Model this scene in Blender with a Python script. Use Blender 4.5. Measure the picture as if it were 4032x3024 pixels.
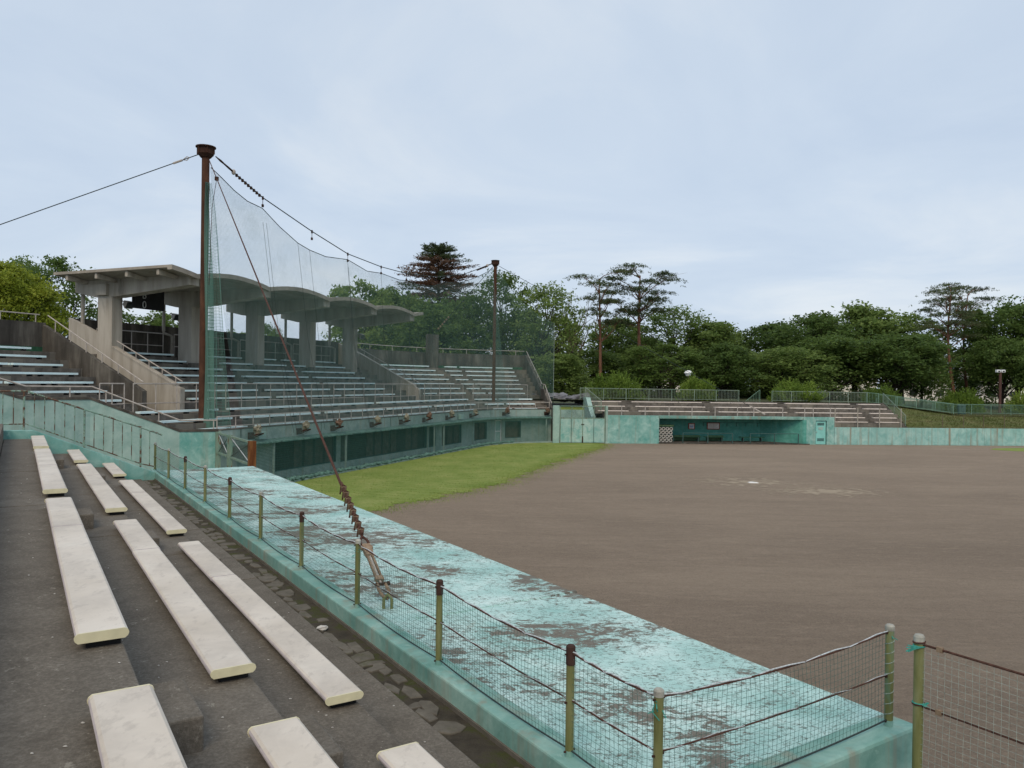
import bpy, math, random
from mathutils import Vector, noise

# ------------------------------------------------------------------ scene, camera, light
scene = bpy.context.scene
for o in list(bpy.data.objects):
    bpy.data.objects.remove(o)
COL = scene.collection
R = math.radians

cam_d = bpy.data.cameras.new('camera'); cam = bpy.data.objects.new('camera', cam_d); COL.objects.link(cam)
cam_d.sensor_width = 36.0; cam_d.lens = 36.0 * 3040 / 4032
cam_d.clip_start = 0.05; cam_d.clip_end = 4000
PITCH, ROLL = R(-0.25), R(0.8)
from mathutils import Matrix
cam.matrix_world = Matrix.Translation((0, 0, 5.33)) @ Matrix.Rotation(R(90) + PITCH, 4, 'X') @ Matrix.Rotation(-ROLL if False else ROLL, 4, 'Z')
scene.camera = cam
scene.render.resolution_x = 1024; scene.render.resolution_y = 768

SUN_AZ, SUN_EL = R(188), R(46)          # azimuth measured clockwise from +Y
world = bpy.data.worlds.new('World'); scene.world = world; world.use_nodes = True
wn = world.node_tree; wn.nodes.clear()
def wnode(t, **k):
    n = wn.nodes.new(t)
    for a, b in k.items(): setattr(n, a, b)
    return n
sky = wnode('ShaderNodeTexSky', sky_type='NISHITA', sun_disc=False, sun_elevation=SUN_EL, sun_rotation=SUN_AZ, air_density=1.0, dust_density=2.0, ozone_density=1.0)
tc = wnode('ShaderNodeTexCoord')
sep = wnode('ShaderNodeSeparateXYZ'); wn.links.new(tc.outputs['Generated'], sep.inputs[0])
mx = wnode('ShaderNodeMath', operation='MAXIMUM'); wn.links.new(sep.outputs['Z'], mx.inputs[0]); mx.inputs[1].default_value = 0.03
addz = wnode('ShaderNodeMath', operation='ADD'); wn.links.new(mx.outputs[0], addz.inputs[0]); addz.inputs[1].default_value = 0.16
dx = wnode('ShaderNodeMath', operation='DIVIDE'); wn.links.new(sep.outputs['X'], dx.inputs[0]); wn.links.new(addz.outputs[0], dx.inputs[1])
dy = wnode('ShaderNodeMath', operation='DIVIDE'); wn.links.new(sep.outputs['Y'], dy.inputs[0]); wn.links.new(addz.outputs[0], dy.inputs[1])
cmb = wnode('ShaderNodeCombineXYZ'); wn.links.new(dx.outputs[0], cmb.inputs[0]); wn.links.new(dy.outputs[0], cmb.inputs[1])
n1 = wnode('ShaderNodeTexNoise'); n1.inputs['Scale'].default_value = 0.9; n1.inputs['Detail'].default_value = 8; n1.inputs['Roughness'].default_value = 0.56
n1.inputs['Distortion'].default_value = 0.6
wn.links.new(cmb.outputs[0], n1.inputs['Vector'])
rp = wnode('ShaderNodeValToRGB'); wn.links.new(n1.outputs['Fac'], rp.inputs[0])
rp.color_ramp.elements[0].position = 0.34; rp.color_ramp.elements[0].color = (5.15, 6.1, 7.4, 1)
rp.color_ramp.elements[1].position = 0.68; rp.color_ramp.elements[1].color = (6.85, 7.45, 8.1, 1)
e = rp.color_ramp.elements.new(0.5); e.color = (5.65, 6.55, 7.7, 1)
n2 = wnode('ShaderNodeTexNoise'); n2.inputs['Scale'].default_value = 0.28; n2.inputs['Detail'].default_value = 3
wn.links.new(cmb.outputs[0], n2.inputs['Vector'])
mr = wnode('ShaderNodeMapRange'); wn.links.new(n2.outputs['Fac'], mr.inputs[0])
mr.inputs[1].default_value = 0.3; mr.inputs[2].default_value = 0.7; mr.inputs[3].default_value = 0.84; mr.inputs[4].default_value = 0.96
mixw = wnode('ShaderNodeMix', data_type='RGBA'); wn.links.new(mr.outputs[0], mixw.inputs[0])
wn.links.new(sky.outputs[0], mixw.inputs[6]); wn.links.new(rp.outputs[0], mixw.inputs[7])
bg = wnode('ShaderNodeBackground'); bg.inputs[1].default_value = 0.1; wn.links.new(mixw.outputs[2], bg.inputs[0])
wo = wnode('ShaderNodeOutputWorld'); wn.links.new(bg.outputs[0], wo.inputs[0])

sl = bpy.data.lights.new('sun', 'SUN'); sl.energy = 1.5; sl.angle = R(30); sl.color = (1.0, 0.82, 0.60)
sun = bpy.data.objects.new('sun', sl); COL.objects.link(sun)
sdir = Vector((math.sin(SUN_AZ) * math.cos(SUN_EL), math.cos(SUN_AZ) * math.cos(SUN_EL), math.sin(SUN_EL)))
sun.rotation_euler = sdir.to_track_quat('Z', 'Y').to_euler(); sun.location = (-30, -40, 60)

vs = scene.view_settings; vs.view_transform = 'Standard'; vs.look = 'None'; vs.exposure = 0.18; vs.gamma = 1.0
vs.use_curve_mapping = False
scene.render.engine = 'CYCLES'
scene.cycles.transparent_max_bounces = 24

# ------------------------------------------------------------------ places: three local frames
def V(*a): return Vector(a)
AZ = R(-32.65); DN = V(math.sin(AZ), math.cos(AZ)); NN = V(DN.y, -DN.x)
def near(s, n, z=0.0):                       # along / across the stand the camera stands on
    p = DN * s + NN * n; return V(p.x, p.y, z)
TA = R(21.1); T0 = V(math.sin(TA), math.cos(TA)); B0 = V(-T0.y, T0.x); O0 = V(-7.8, 49.7)
U1, RA, ANG = 13.3, 9.0, R(85 - 21.1)
def uaz(u): return TA + min(max((u - U1) / RA, 0), ANG)
def grand(u, r, z=0.0):                      # along / behind the grandstand's front wall
    if u <= U1:
        p = O0 + T0 * u + B0 * r
    else:
        c = O0 + T0 * U1 - B0 * RA
        a = min((u - U1) / RA, ANG); d = V(math.sin(TA + a), math.cos(TA + a)); b = V(-d.y, d.x)
        p = c + b * (RA + r)
        if (u - U1) / RA > ANG: p = p + d * (u - U1 - RA * ANG)
    return V(p.x, p.y, z)
FA = R(84.3); EE = V(math.sin(FA), math.cos(FA)); GG = V(-EE.y, EE.x); F0 = V(8.3, 67.0)
def far(e, g, z=0.0):                        # along / behind the far dugout wall
    p = F0 + EE * e + GG * g; return V(p.x, p.y, z)
def rk(k): return 0.83 + .9 * k if k < 3 else 4.5 + .9 * (k - 3)
def zk(k): return 2.923 + .4 * k if k < 3 else 4.212 + .4 * (k - 3)

# ------------------------------------------------------------------ mesh helpers
class MB:
    def __init__(s): s.v = []; s.f = []
    def add(s, vs, fs):
        b = len(s.v); s.v += [tuple(p) for p in vs]; s.f += [tuple(i + b for i in f) for f in fs]; return s
    def hexa(s, a, b):                       # bottom ring a (4 pts), top ring b (4 pts)
        return s.add(list(a) + list(b), [(3, 2, 1, 0), (4, 5, 6, 7), (0, 1, 5, 4), (1, 2, 6, 5), (2, 3, 7, 6), (3, 0, 4, 7)])
    def box(s, c, x, y, z):                  # centre + three half axes
        c = Vector(c); x = Vector(x); y = Vector(y); z = Vector(z)
        return s.hexa([c - x - y - z, c + x - y - z, c + x + y - z, c - x + y - z], [c - x - y + z, c + x - y + z, c + x + y + z, c - x + y + z])
    def bar(s, p, q, w, h, up=(0, 0, 1)):    # rectangular bar p -> q
        p = Vector(p); q = Vector(q); d = (q - p).normalized(); upv = Vector(up)
        if abs(d.dot(upv)) > .98: upv = Vector((1, 0, 0))
        a = d.cross(upv).normalized(); b = a.cross(d)
        return s.box((p + q) / 2, (q - p) / 2, a * w / 2, b * h / 2)
    def prism(s, poly, d):                   # closed planar polygon pushed along d
        n = len(poly); d = Vector(d); a = [Vector(p) for p in poly]
        return s.add(a + [p + d for p in a], [tuple(range(n - 1, -1, -1)), tuple(range(n, 2 * n))] + [(i, (i + 1) % n, n + (i + 1) % n, n + i) for i in range(n)])
    def loft(s, rings, close=True, caps=True):
        n = len(rings[0]); b = len(s.v)
        for r_ in rings: s.v += [tuple(p) for p in r_]
        for j in range(len(rings) - 1):
            for i in range(n if close else n - 1):
                k = (i + 1) % n
                s.f.append((b + j * n + i, b + j * n + k, b + (j + 1) * n + k, b + (j + 1) * n + i))
        if caps and close:
            s.f.append(tuple(b + i for i in range(n - 1, -1, -1))); s.f.append(tuple(b + (len(rings) - 1) * n + i for i in range(n)))
        return s
    def tube(s, path, rad, n=6, caps=True):
        path = [Vector(p) for p in path]; rings = []; a = None
        for i, p in enumerate(path):
            d = (path[min(i + 1, len(path) - 1)] - path[max(i - 1, 0)])
            d = d.normalized() if d.length > 1e-9 else Vector((0, 0, 1))
            if a is None:
                a = d.orthogonal().normalized()
            else:
                a = (a - d * a.dot(d)); a = a.normalized() if a.length > 1e-6 else d.orthogonal().normalized()
            b = d.cross(a); r_ = rad[i] if isinstance(rad, (list, tuple)) else rad
            rings.append([p + (a * math.cos(2 * math.pi * k / n) + b * math.sin(2 * math.pi * k / n)) * r_ for k in range(n)])
        return s.loft(rings, True, caps)
    def lathe(s, c, prof, n=12):             # prof: (radius, z)
        c = Vector(c)
        return s.loft([[c + Vector((r_ * math.cos(2 * math.pi * k / n), r_ * math.sin(2 * math.pi * k / n), z)) for k in range(n)] for r_, z in prof])
    def blob(s, c, rx, ry, rz, seed=0, amp=.18, nu=10, nv=7):
        c = Vector(c); rings = []
        for j in range(nv):
            t = math.pi * (j + .5) / nv - math.pi / 2
            rings.append([])
            for i in range(nu):
                a = 2 * math.pi * i / nu; d = Vector((math.cos(a) * math.cos(t), math.sin(a) * math.cos(t), math.sin(t)))
                k = 1 + amp * noise.noise(d * 1.8 + Vector((seed * 3.1, seed, 0)))
                rings[-1].append(c + Vector((d.x * rx, d.y * ry, d.z * rz)) * k)
        return s.loft(rings)

MATS = {}
def root_loc(o):
    l = Vector((0, 0, 0))
    while o is not None: l = l + Vector(o.location); o = o.parent
    return l
def tag(o, label=None, cat=None, group=None, kind=None):
    if label: o['label'] = label
    if cat: o['category'] = cat
    if group: o['group'] = group
    if kind: o['kind'] = kind
    return o
def empty(name, loc=(0, 0, 0), label=None, cat=None, group=None):
    o = bpy.data.objects.new(name, None); COL.objects.link(o); o.location = loc; o.empty_display_size = .2
    return tag(o, label, cat, group)
def mesh_of(mb, name, mat, off=(0, 0, 0), smooth=False):
    m = bpy.data.meshes.new(name); ox, oy, oz = off
    m.from_pydata([(x - ox, y - oy, z - oz) for x, y, z in mb.v], [], mb.f); m.update()
    if mat: m.materials.append(MATS[mat])
    if smooth: m.polygons.foreach_set('use_smooth', [True] * len(m.polygons))
    return m
def build(mb, name, mat, parent=None, loc=None, smooth=False, kind=None, bevel=0):
    """world-space MB -> one mesh object; top-level objects get `loc` as origin"""
    off = root_loc(parent) if parent is not None else Vector(loc or (0, 0, 0))
    o = bpy.data.objects.new(name, mesh_of(mb, name, mat, off, smooth)); COL.objects.link(o)
    if parent is not None: o.parent = parent
    else: o.location = off
    if kind: o['kind'] = kind
    if bevel:
        md = o.modifiers.new('bevel', 'BEVEL'); md.width = bevel; md.segments = 2; md.limit_method = 'ANGLE'
    return o
def inst(mesh, name, parent=None, loc=(0, 0, 0), rotz=0.0, scale=(1, 1, 1), rot=None):
    o = bpy.data.objects.new(name, mesh); COL.objects.link(o); o.location = loc
    o.rotation_euler = rot or (0, 0, rotz); o.scale = scale
    if parent is not None: o.parent = parent
    return o
ORD = ['first', 'second', 'third', 'fourth', 'fifth', 'sixth', 'seventh', 'eighth', 'ninth', 'tenth', 'eleventh', 'twelfth']

# ------------------------------------------------------------------ materials
class NT:
    def __init__(s, name, rough=.8):
        s.m = bpy.data.materials.new(name); s.m.use_nodes = True; s.t = s.m.node_tree; s.t.nodes.clear()
        s.out = s.n('ShaderNodeOutputMaterial'); s.b = s.n('ShaderNodeBsdfPrincipled'); s.l(s.b.outputs[0], s.out.inputs[0])
        s.b.inputs['Roughness'].default_value = rough
        if 'Specular IOR Level' in s.b.inputs: s.b.inputs['Specular IOR Level'].default_value = .25
        s.pos = s.n('ShaderNodeNewGeometry').outputs['Position']; MATS[name] = s.m
    def n(s, t, **k):
        x = s.t.nodes.new(t)
        for a, b in k.items(): setattr(x, a, b)
        return x
    def l(s, a, b): s.t.links.new(a, b)
    def mapped(s, scale, rotz=0.0, src=None):
        m = s.n('ShaderNodeMapping'); m.inputs['Scale'].default_value = scale; m.inputs['Rotation'].default_value = (0, 0, rotz)
        s.l(src or s.pos, m.inputs[0]); return m.outputs[0]
    def noise(s, scale, detail=5, rough=.55, dist=0.0, vec=None):
        x = s.n('ShaderNodeTexNoise'); x.inputs['Scale'].default_value = scale; x.inputs['Detail'].default_value = detail
        x.inputs['Roughness'].default_value = rough; x.inputs['Distortion'].default_value = dist; s.l(vec or s.pos, x.inputs['Vector'])
        return x.outputs['Fac']
    def voro(s, scale, feature='F1', vec=None, out='Distance'):
        x = s.n('ShaderNodeTexVoronoi'); x.feature = feature; x.inputs['Scale'].default_value = scale; s.l(vec or s.pos, x.inputs['Vector'])
        return x.outputs[out]
    def ramp(s, fac, stops):
        stops = sorted(stops, key=lambda q: q[0]); x = s.n('ShaderNodeValToRGB'); s.l(fac, x.inputs[0]); cr = x.color_ramp
        cr.elements[0].position, cr.elements[0].color = stops[0][0], tuple(stops[0][1]) + (1,)
        cr.elements[1].position, cr.elements[1].color = stops[-1][0], tuple(stops[-1][1]) + (1,)
        for p, c in stops[1:-1]:
            e_ = cr.elements.new(p); e_.color = tuple(c) + (1,)
        return x.outputs[0]
    def mask(s, fac, a, b): return s.ramp(fac, [(a, (0, 0, 0)), (b, (1, 1, 1))])
    def math(s, op, a, b):
        x = s.n('ShaderNodeMath', operation=op)
        for i, v in enumerate((a, b)):
            if isinstance(v, (int, float)): x.inputs[i].default_value = v
            else: s.l(v, x.inputs[i])
        return x.outputs[0]
    def mix(s, fac, a, b, mode='MIX'):
        x = s.n('ShaderNodeMix', data_type='RGBA', blend_type=mode)
        for i, v in ((0, fac), (6, a), (7, b)):
            if isinstance(v, (int, float)): x.inputs[i].default_value = v
            elif isinstance(v, tuple): x.inputs[i].default_value = v + (1,)
            else: s.l(v, x.inputs[i])
        return x.outputs[2]
    def color(s, c):
        if isinstance(c, tuple): s.b.inputs['Base Color'].default_value = c + (1,)
        else: s.l(c, s.b.inputs['Base Color'])
        return s
    def bump(s, h, strength=.3, dist=.01):
        x = s.n('ShaderNodeBump'); x.inputs['Strength'].default_value = strength; x.inputs['Distance'].default_value = dist
        s.l(h, x.inputs['Height']); s.l(x.outputs[0], s.b.inputs['Normal']); return s

def mat_plain(name, c, var=.25, scale=6, rough=.7, metal=0.0):
    m = NT(name, rough); a = tuple(x * (1 - var) for x in c); b = tuple(min(1, x * (1 + var)) for x in c)
    m.color(m.ramp(m.noise(scale), [(.3, a), (.7, b)])); m.b.inputs['Metallic'].default_value = metal; return m

def make_materials():
    # worn dark concrete of the treads the camera stands on
    m = NT('tread_concrete', .95)
    base = m.ramp(m.noise(.7, 7, .65, .3), [(.3, (.135, .120, .101)), (.5, (.182, .165, .141)), (.72, (.235, .215, .187))])
    grit = m.noise(40, 5, .8); base = m.mix(m.mask(grit, .42, .66), m.mix(.35, base, (.06, .053, .045)), m.mix(.35, base, (.32, .295, .26)))
    blot = m.noise(4.5, 7, .72, .5); base = m.mix(m.math('MULTIPLY', m.mask(blot, .46, .62), .35), base, (.085, .075, .063))
    lich = m.math('MULTIPLY', m.mask(m.noise(11, 6, .75, .4), .60, .64), m.mask(m.noise(1.3, 5), .45, .58))
    base = m.mix(m.math('MULTIPLY', lich, .55), base, (.40, .385, .34))
    speck = m.voro(9); base = m.mix(m.math('MULTIPLY', m.mask(speck, .07, .04), .7), base, (.40, .37, .32))
    base = m.mix(1.0, base, (.86, .845, .815), 'MULTIPLY')
    m.color(base); m.bump(m.math('ADD', grit, m.math('MULTIPLY', blot, .6)), .6, .014)
    # black-stained old concrete of the grandstand
    m = NT('stained_concrete', .95)
    vert = m.noise(1.6, 7, .65, .2, m.mapped((1, 1, .16)))
    base = m.ramp(vert, [(.3, (.040, .036, .031)), (.5, (.085, .077, .066)), (.64, (.15, .138, .118)), (.78, (.26, .245, .215))])
    base = m.mix(m.mask(m.noise(.5, 5), .42, .62), base, m.mix(.55, base, (.028, .026, .024)))
    m.color(base); m.bump(m.noise(20, 6, .7), .4, .02)
    m = NT('grand_tread', .95)
    blk = m.voro(1.15, 'F1', m.mapped((1, 1, .05), R(21)), 'Color')
    base = m.ramp(m.noise(2.2, 6, .65), [(.3, (.068, .062, .054)), (.55, (.138, .127, .112)), (.78, (.24, .224, .198))])
    sepb = m.n('ShaderNodeSeparateColor'); m.l(blk, sepb.inputs[0])
    base = m.mix(m.math('MULTIPLY', m.mask(sepb.outputs[0], .55, .9), .6), base, (.23, .21, .17))
    m.color(base); m.bump(m.noise(25, 5, .7), .4, .02)
    # pale beige concrete: columns, beams, side parapets
    m = NT('pale_concrete', .9)
    v1 = m.noise(2.0, 7, .6, .1, m.mapped((1, 1, .12)))
    base = m.ramp(v1, [(.3, (.27, .243, .20)), (.5, (.39, .36, .31)), (.75, (.52, .49, .435))])
    base = m.mix(m.mask(m.noise(.7, 6, .6, .3, m.mapped((1, 1, .35))), .60, .76), base, (.10, .09, .075))
    m.color(base); m.bump(m.noise(30, 5, .7), .25, .01)
    m = NT('shell_concrete', .9)
    base = m.ramp(m.noise(1.1, 7, .65, .3), [(.3, (.23, .208, .175)), (.55, (.35, .32, .275)), (.8, (.45, .415, .36))])
    m.color(base); m.bump(m.noise(18, 5, .7), .25, .012)
    # teal painted walls with stains
    def teal(name, light, mid, dark, streak, rust, patch=.5):
        m = NT(name, .82)
        a = m.noise(1.5, 8, .68, .5); c = m.ramp(a, [(.33, dark), (.5, mid), (.66, light)])
        big = m.noise(.35, 4); c = m.mix(m.math('MULTIPLY', m.mask(big, .45, .62), patch), c, dark)
        fl = m.voro(7, 'SMOOTH_F1'); c = m.mix(m.math('MULTIPLY', m.mask(m.noise(5, 6, .7, .6), .60, .66), .55), c, light)
        st = m.noise(2.3, 6, .6, .1, m.mapped((1.6, 1.6, .06)))
        c = m.mix(m.math('MULTIPLY', m.mask(st, .52, .66), streak), c, (.25, .225, .17))
        ru = m.math('MULTIPLY', m.mask(m.noise(1.7, 6, .65, .1, m.mapped((1, 1, .1))), .58, .68), rust)
        c = m.mix(ru, c, (.24, .12, .055))
        ch = m.math('MULTIPLY', m.mask(m.noise(9, 7, .75, .3), .66, .69), .8); c = m.mix(ch, c, (.2, .2, .18))
        m.color(c); m.bump(m.noise(14, 7, .7), .35, .012); return m
    teal('teal_wall', (.36, .56, .52), (.225, .43, .395), (.10, .31, .28), .35, .15)
    teal('teal_low_wall', (.38, .57, .53), (.28, .49, .46), (.18, .38, .355), .95, .35, .3)
    teal('teal_kerb', (.30, .47, .42), (.19, .36, .32), (.11, .255, .225), .6, .25)
    teal('teal_pale', (.36, .50, .46), (.30, .44, .405), (.22, .36, .33), .18, .05, .15)
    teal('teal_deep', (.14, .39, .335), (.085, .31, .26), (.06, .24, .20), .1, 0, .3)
    teal('teal_gate', (.44, .59, .55), (.34, .50, .47), (.14, .36, .34), .25, 1.0, .45)
    teal('teal_front', (.33, .42, .39), (.27, .36, .335), (.19, .28, .26), .5, .1, .35)
    # peeling roof paint
    m = NT('peeling_paint', .85)
    st = m.mapped((.8, 1.35, 1), R(14))
    c = m.ramp(m.noise(1.1, 7, .65, .3), [(.34, (.29, .50, .47)), (.52, (.43, .63, .60)), (.70, (.62, .77, .74))])
    big = m.noise(.55, 9, .68, .5, st); mid = m.noise(4.6, 9, .76, .9, st); fine = m.noise(20, 7, .82, .6, st)
    bare = m.ramp(m.noise(16, 5, .7), [(.3, (.13, .12, .098)), (.7, (.21, .195, .165))])
    f1 = m.math('ADD', m.math('MULTIPLY', big, .55), m.math('MULTIPLY', mid, .45)); p1 = m.mask(f1, .526, .545)
    f2 = m.math('ADD', m.math('MULTIPLY', fine, .62), m.math('MULTIPLY', f1, .38)); p2 = m.mask(f2, .515, .54)
    crack = m.mask(m.voro(5.5, 'DISTANCE_TO_EDGE', m.mapped((1, 1, 1), 0)), .022, .008)
    c = m.mix(m.math('MULTIPLY', crack, .45), c, (.16, .24, .22))
    c = m.mix(m.math('MULTIPLY', m.mask(mid, .40, .30), .55), c, (.22, .47, .44))
    c = m.mix(p2, c, m.mix(.5, bare, (.15, .22, .20))); c = m.mix(p1, c, bare)
    ru = m.math('MULTIPLY', m.mask(m.noise(.8, 7, .7, .3), .66, .72), .35); c = m.mix(ru, c, (.26, .16, .08))
    m.color(c); m.bump(m.math('SUBTRACT', m.noise(60, 4), m.math('ADD', p1, p2)), .5, .006)
    # field dirt
    m = NT('dirt', 1.0)
    c = m.ramp(m.noise(.13, 7, .66, .8, m.mapped((.55, 1.25, 1), R(-14))), [(.34, (.19, .16, .134)), (.52, (.255, .215, .18)), (.68, (.325, .277, .230))])
    rake = m.noise(1.0, 7, .72, .5, m.mapped((.22, 1.2, 1), R(-12))); c = m.mix(m.math('MULTIPLY', m.mask(rake, .46, .62), .50), c, (.165, .137, .113))
    rake2 = m.noise(2.0, 7, .75, .6, m.mapped((.5, 1.6, 1), R(20))); c = m.mix(m.math('MULTIPLY', m.mask(rake2, .52, .63), .46), c, (.38, .325, .27))
    ft = m.noise(5.5, 6, .8, .4); c = m.mix(m.mask(ft, .40, .62), m.mix(.24, c, (.13, .107, .088)), m.mix(.16, c, (.42, .36, .30)))
    gr = m.noise(20, 6, .85); c = m.mix(m.mask(gr, .38, .66), m.mix(.34, c, (.12, .10, .083)), m.mix(.30, c, (.46, .40, .335)))
    gr2 = m.noise(85, 3, .8); c = m.mix(m.math('MULTIPLY', m.mask(gr2, .5, .72), .4), c, (.45, .39, .33))
    peb = m.mask(m.voro(5), .10, .06); c = m.mix(m.math('MULTIPLY', peb, .55), c, (.12, .10, .083))
    c = m.mix(1.0, c, (1.14, 1.06, .955), 'MULTIPLY')
    m.color(c); m.bump(m.math('ADD', m.noise(5, 7, .8, .3, m.mapped((.5, 1.6, 1), R(-12))), gr), 1.0, .07)
    m = NT('pale_sand', 1.0)
    m.color(m.ramp(m.noise(3, 7, .7), [(.3, (.29, .24, .18)), (.7, (.37, .305, .225))])); m.bump(m.noise(18, 6, .8), .6, .03)
    m = NT('dark_soil', 1.0)
    m.color(m.ramp(m.noise(3, 7, .7), [(.3, (.10, .078, .062)), (.7, (.16, .13, .105))])); m.bump(m.noise(18, 6, .8), .6, .03)
    # turf
    m = NT('turf', 1.0)
    c = m.ramp(m.noise(.5, 6, .65, .3), [(.3, (.155, .225, .042)), (.5, (.215, .275, .066)), (.72, (.31, .335, .11))])
    c = m.mix(m.math('MULTIPLY', m.mask(m.noise(9, 7, .82, .2, m.mapped((1.2, .7, 1), R(15))), .46, .66), .55), c, (.115, .165, .028))
    c = m.mix(m.math('MULTIPLY', m.mask(m.noise(4, 7, .8), .56, .64), .4), c, (.36, .33, .17))
    c = m.mix(m.math('MULTIPLY', m.mask(m.noise(1.3, 6, .7), .62, .72), .5), c, (.26, .23, .11))
    m.color(c); m.bump(m.noise(30, 5, .8), .8, .05)
    m = NT('turf_blade', .7); oi = m.n('ShaderNodeObjectInfo')
    c = m.ramp(m.noise(.6, 6, .65, .3), [(.3, (.15, .225, .038)), (.5, (.215, .28, .066)), (.72, (.32, .35, .105))]); m.color(c)
    m = NT('rough_grass', 1.0)
    c = m.ramp(m.noise(.6, 7, .7, .3), [(.3, (.065, .085, .022)), (.5, (.12, .135, .045)), (.72, (.20, .185, .085))])
    c = m.mix(m.math('MULTIPLY', m.mask(m.noise(8, 6, .8), .45, .7), .6), c, (.045, .07, .014)); m.color(c); m.bump(m.noise(12, 6, .8), .9, .12)
    m = NT('park_floor', 1.0)
    c = m.ramp(m.noise(.25, 6, .65), [(.3, (.03, .04, .016)), (.55, (.06, .07, .03)), (.75, (.10, .085, .055))]); m.color(c); m.bump(m.noise(6, 6, .8), .8, .1)
    # benches
    m = NT('cream_board', .45)
    c = m.ramp(m.noise(1.1, 5, .6, .3), [(.3, (.56, .50, .42)), (.55, (.65, .59, .51)), (.75, (.71, .66, .58))])
    c = m.mix(m.math('MULTIPLY', m.mask(m.noise(1.7, 6, .66, .3), .44, .66), .62), c, (.46, .415, .36))
    c = m.mix(m.math('MULTIPLY', m.mask(m.noise(8, 6, .7, .15, m.mapped((1.5, .8, 1), R(32))), .54, .66), .40), c, (.36, .32, .275))
    c = m.mix(m.math('MULTIPLY', m.mask(m.noise(42, 4, .8), .66, .74), .5), c, (.34, .30, .26)); m.color(c); m.bump(m.noise(60, 4), .08, .003)
    mat_plain('cap_ivory', (.66, .62, .42), .1, 9, .4)
    m = NT('side_lilac', .5); c = m.ramp(m.noise(5, 6, .7), [(.3, (.48, .44, .47)), (.7, (.62, .57, .58))])
    c = m.mix(m.math('MULTIPLY', m.mask(m.noise(16, 6, .8, .3), .55, .68), .6), c, (.30, .265, .25)); m.color(c)
    m = NT('blue_board', .55)
    c = m.ramp(m.noise(1.4, 6, .6), [(.3, (.64, .82, .84)), (.6, (.74, .90, .92)), (.8, (.84, .95, .95))])
    c = m.mix(m.math('MULTIPLY', m.mask(m.noise(7, 7, .8, .4), .62, .70), .55), c, (.22, .25, .25)); m.color(c)
    m = NT('white_board', .55)
    c = m.ramp(m.noise(1.4, 6, .6), [(.3, (.66, .58, .52)), (.6, (.76, .70, .65)), (.8, (.80, .77, .73))]); m.color(c)
    mat_plain('black_steel', (.018, .017, .017), .3, 9, .6)
    mat_plain('galvanised', (.40, .365, .335), .2, 5, .5)
    # rust
    m = NT('rust', .9)
    c = m.ramp(m.noise(3, 7, .7, .2, m.mapped((1, 1, .35))), [(.3, (.036, .018, .012)), (.52, (.078, .036, .022)), (.75, (.135, .065, .037))]); m.color(c); m.bump(m.noise(40, 5), .4, .006)
    m = NT('rust_dark', .9)
    c = m.ramp(m.noise(5, 7, .7), [(.3, (.022, .012, .010)), (.6, (.055, .026, .018)), (.8, (.11, .055, .032))]); m.color(c)
    m = NT('rust_orange', .9)
    c = m.ramp(m.noise(2.5, 7, .7, .2, m.mapped((2, 2, .4))), [(.3, (.07, .024, .010)), (.5, (.14, .05, .016)), (.7, (.30, .165, .06))]); m.color(c)
    m = NT('shackle_iron', .9)
    c = m.ramp(m.noise(9, 7, .7), [(.3, (.13, .085, .055)), (.55, (.25, .18, .12)), (.8, (.40, .335, .25))]); m.color(c)
    # net posts: olive paint, browner where the old paint wore through
    m = NT('olive_post', .7)
    c = m.ramp(m.noise(2.2, 7, .65, .2, m.mapped((2, 2, .5))), [(.3, (.09, .10, .035)), (.5, (.17, .18, .07)), (.72, (.26, .27, .15))])
    c = m.mix(m.mask(m.noise(1.6, 6, .65, .2, m.mapped((2, 2, .35))), .60, .70), c, (.10, .20, .14)); m.color(c)
    mat_plain('post_cap', (.33, .33, .29), .35, 12, .7); mat_plain('post_cap_rust', (.055, .03, .024), .35, 12, .85)
    m = NT('railing_green', .7)
    c = m.ramp(m.noise(2.8, 7, .7, .2), [(.36, (.14, .25, .20)), (.55, (.22, .34, .28)), (.7, (.30, .41, .35))])
    c = m.mix(m.mask(m.noise(3.4, 7, .75, .3), .47, .55), c, (.105, .06, .04)); m.color(c)
    m = NT('fence_green', .7)
    c = m.ramp(m.noise(.8, 5, .6), [(.35, (.12, .225, .165)), (.65, (.19, .31, .235))]); m.color(c)
    m = NT('fence_worn', .7)
    c = m.ramp(m.noise(.9, 5, .6), [(.35, (.16, .24, .19)), (.65, (.27, .33, .27))]); c = m.mix(m.mask(m.noise(4, 6, .7), .58, .66), c, (.09, .055, .035)); m.color(c)
    m = NT('gate_frame', .8)
    c = m.ramp(m.noise(3, 7, .7, .1, m.mapped((1.5, 1.5, .4))), [(.3, (.11, .22, .18)), (.55, (.20, .28, .22)), (.7, (.27, .33, .26))]); c = m.mix(m.mask(m.noise(4, 7, .75, .2, m.mapped((1.5, 1.5, .5))), .56, .63), c, (.13, .065, .03)); m.color(c)
    mat_plain('rope_white', (.46, .50, .52), .35, 40, .9); mat_plain('rope_dark', (.035, .05, .05), .3, 30, .9)
    mat_plain('twine', (.05, .12, .105), .4, 30, .9); mat_plain('twine_pale', (.27, .33, .30), .4, 30, .9)
    mat_plain('cord_green', (.05, .30, .25), .3, 30, .9); mat_plain('rust_cable', (.075, .036, .026), .45, 35, .9)
    mat_plain('grey_pipe', (.34, .315, .27), .15, 5, .6); mat_plain('brown_paint', (.085, .042, .034), .2, 5, .6)
    mat_plain('lamp_white', (.72, .74, .76), .08, 5, .4); mat_plain('dark_glass', (.03, .035, .035), .2, 5, .3)
    mat_plain('board_black', (.012, .012, .013), .2, 4, .7); mat_plain('letter_grey', (.42, .43, .42), .15, 8, .7)
    mat_plain('tarp', (.21, .20, .15), .45, 6, .85); mat_plain('tarp_brown', (.13, .085, .06), .35, 6, .85)
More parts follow.
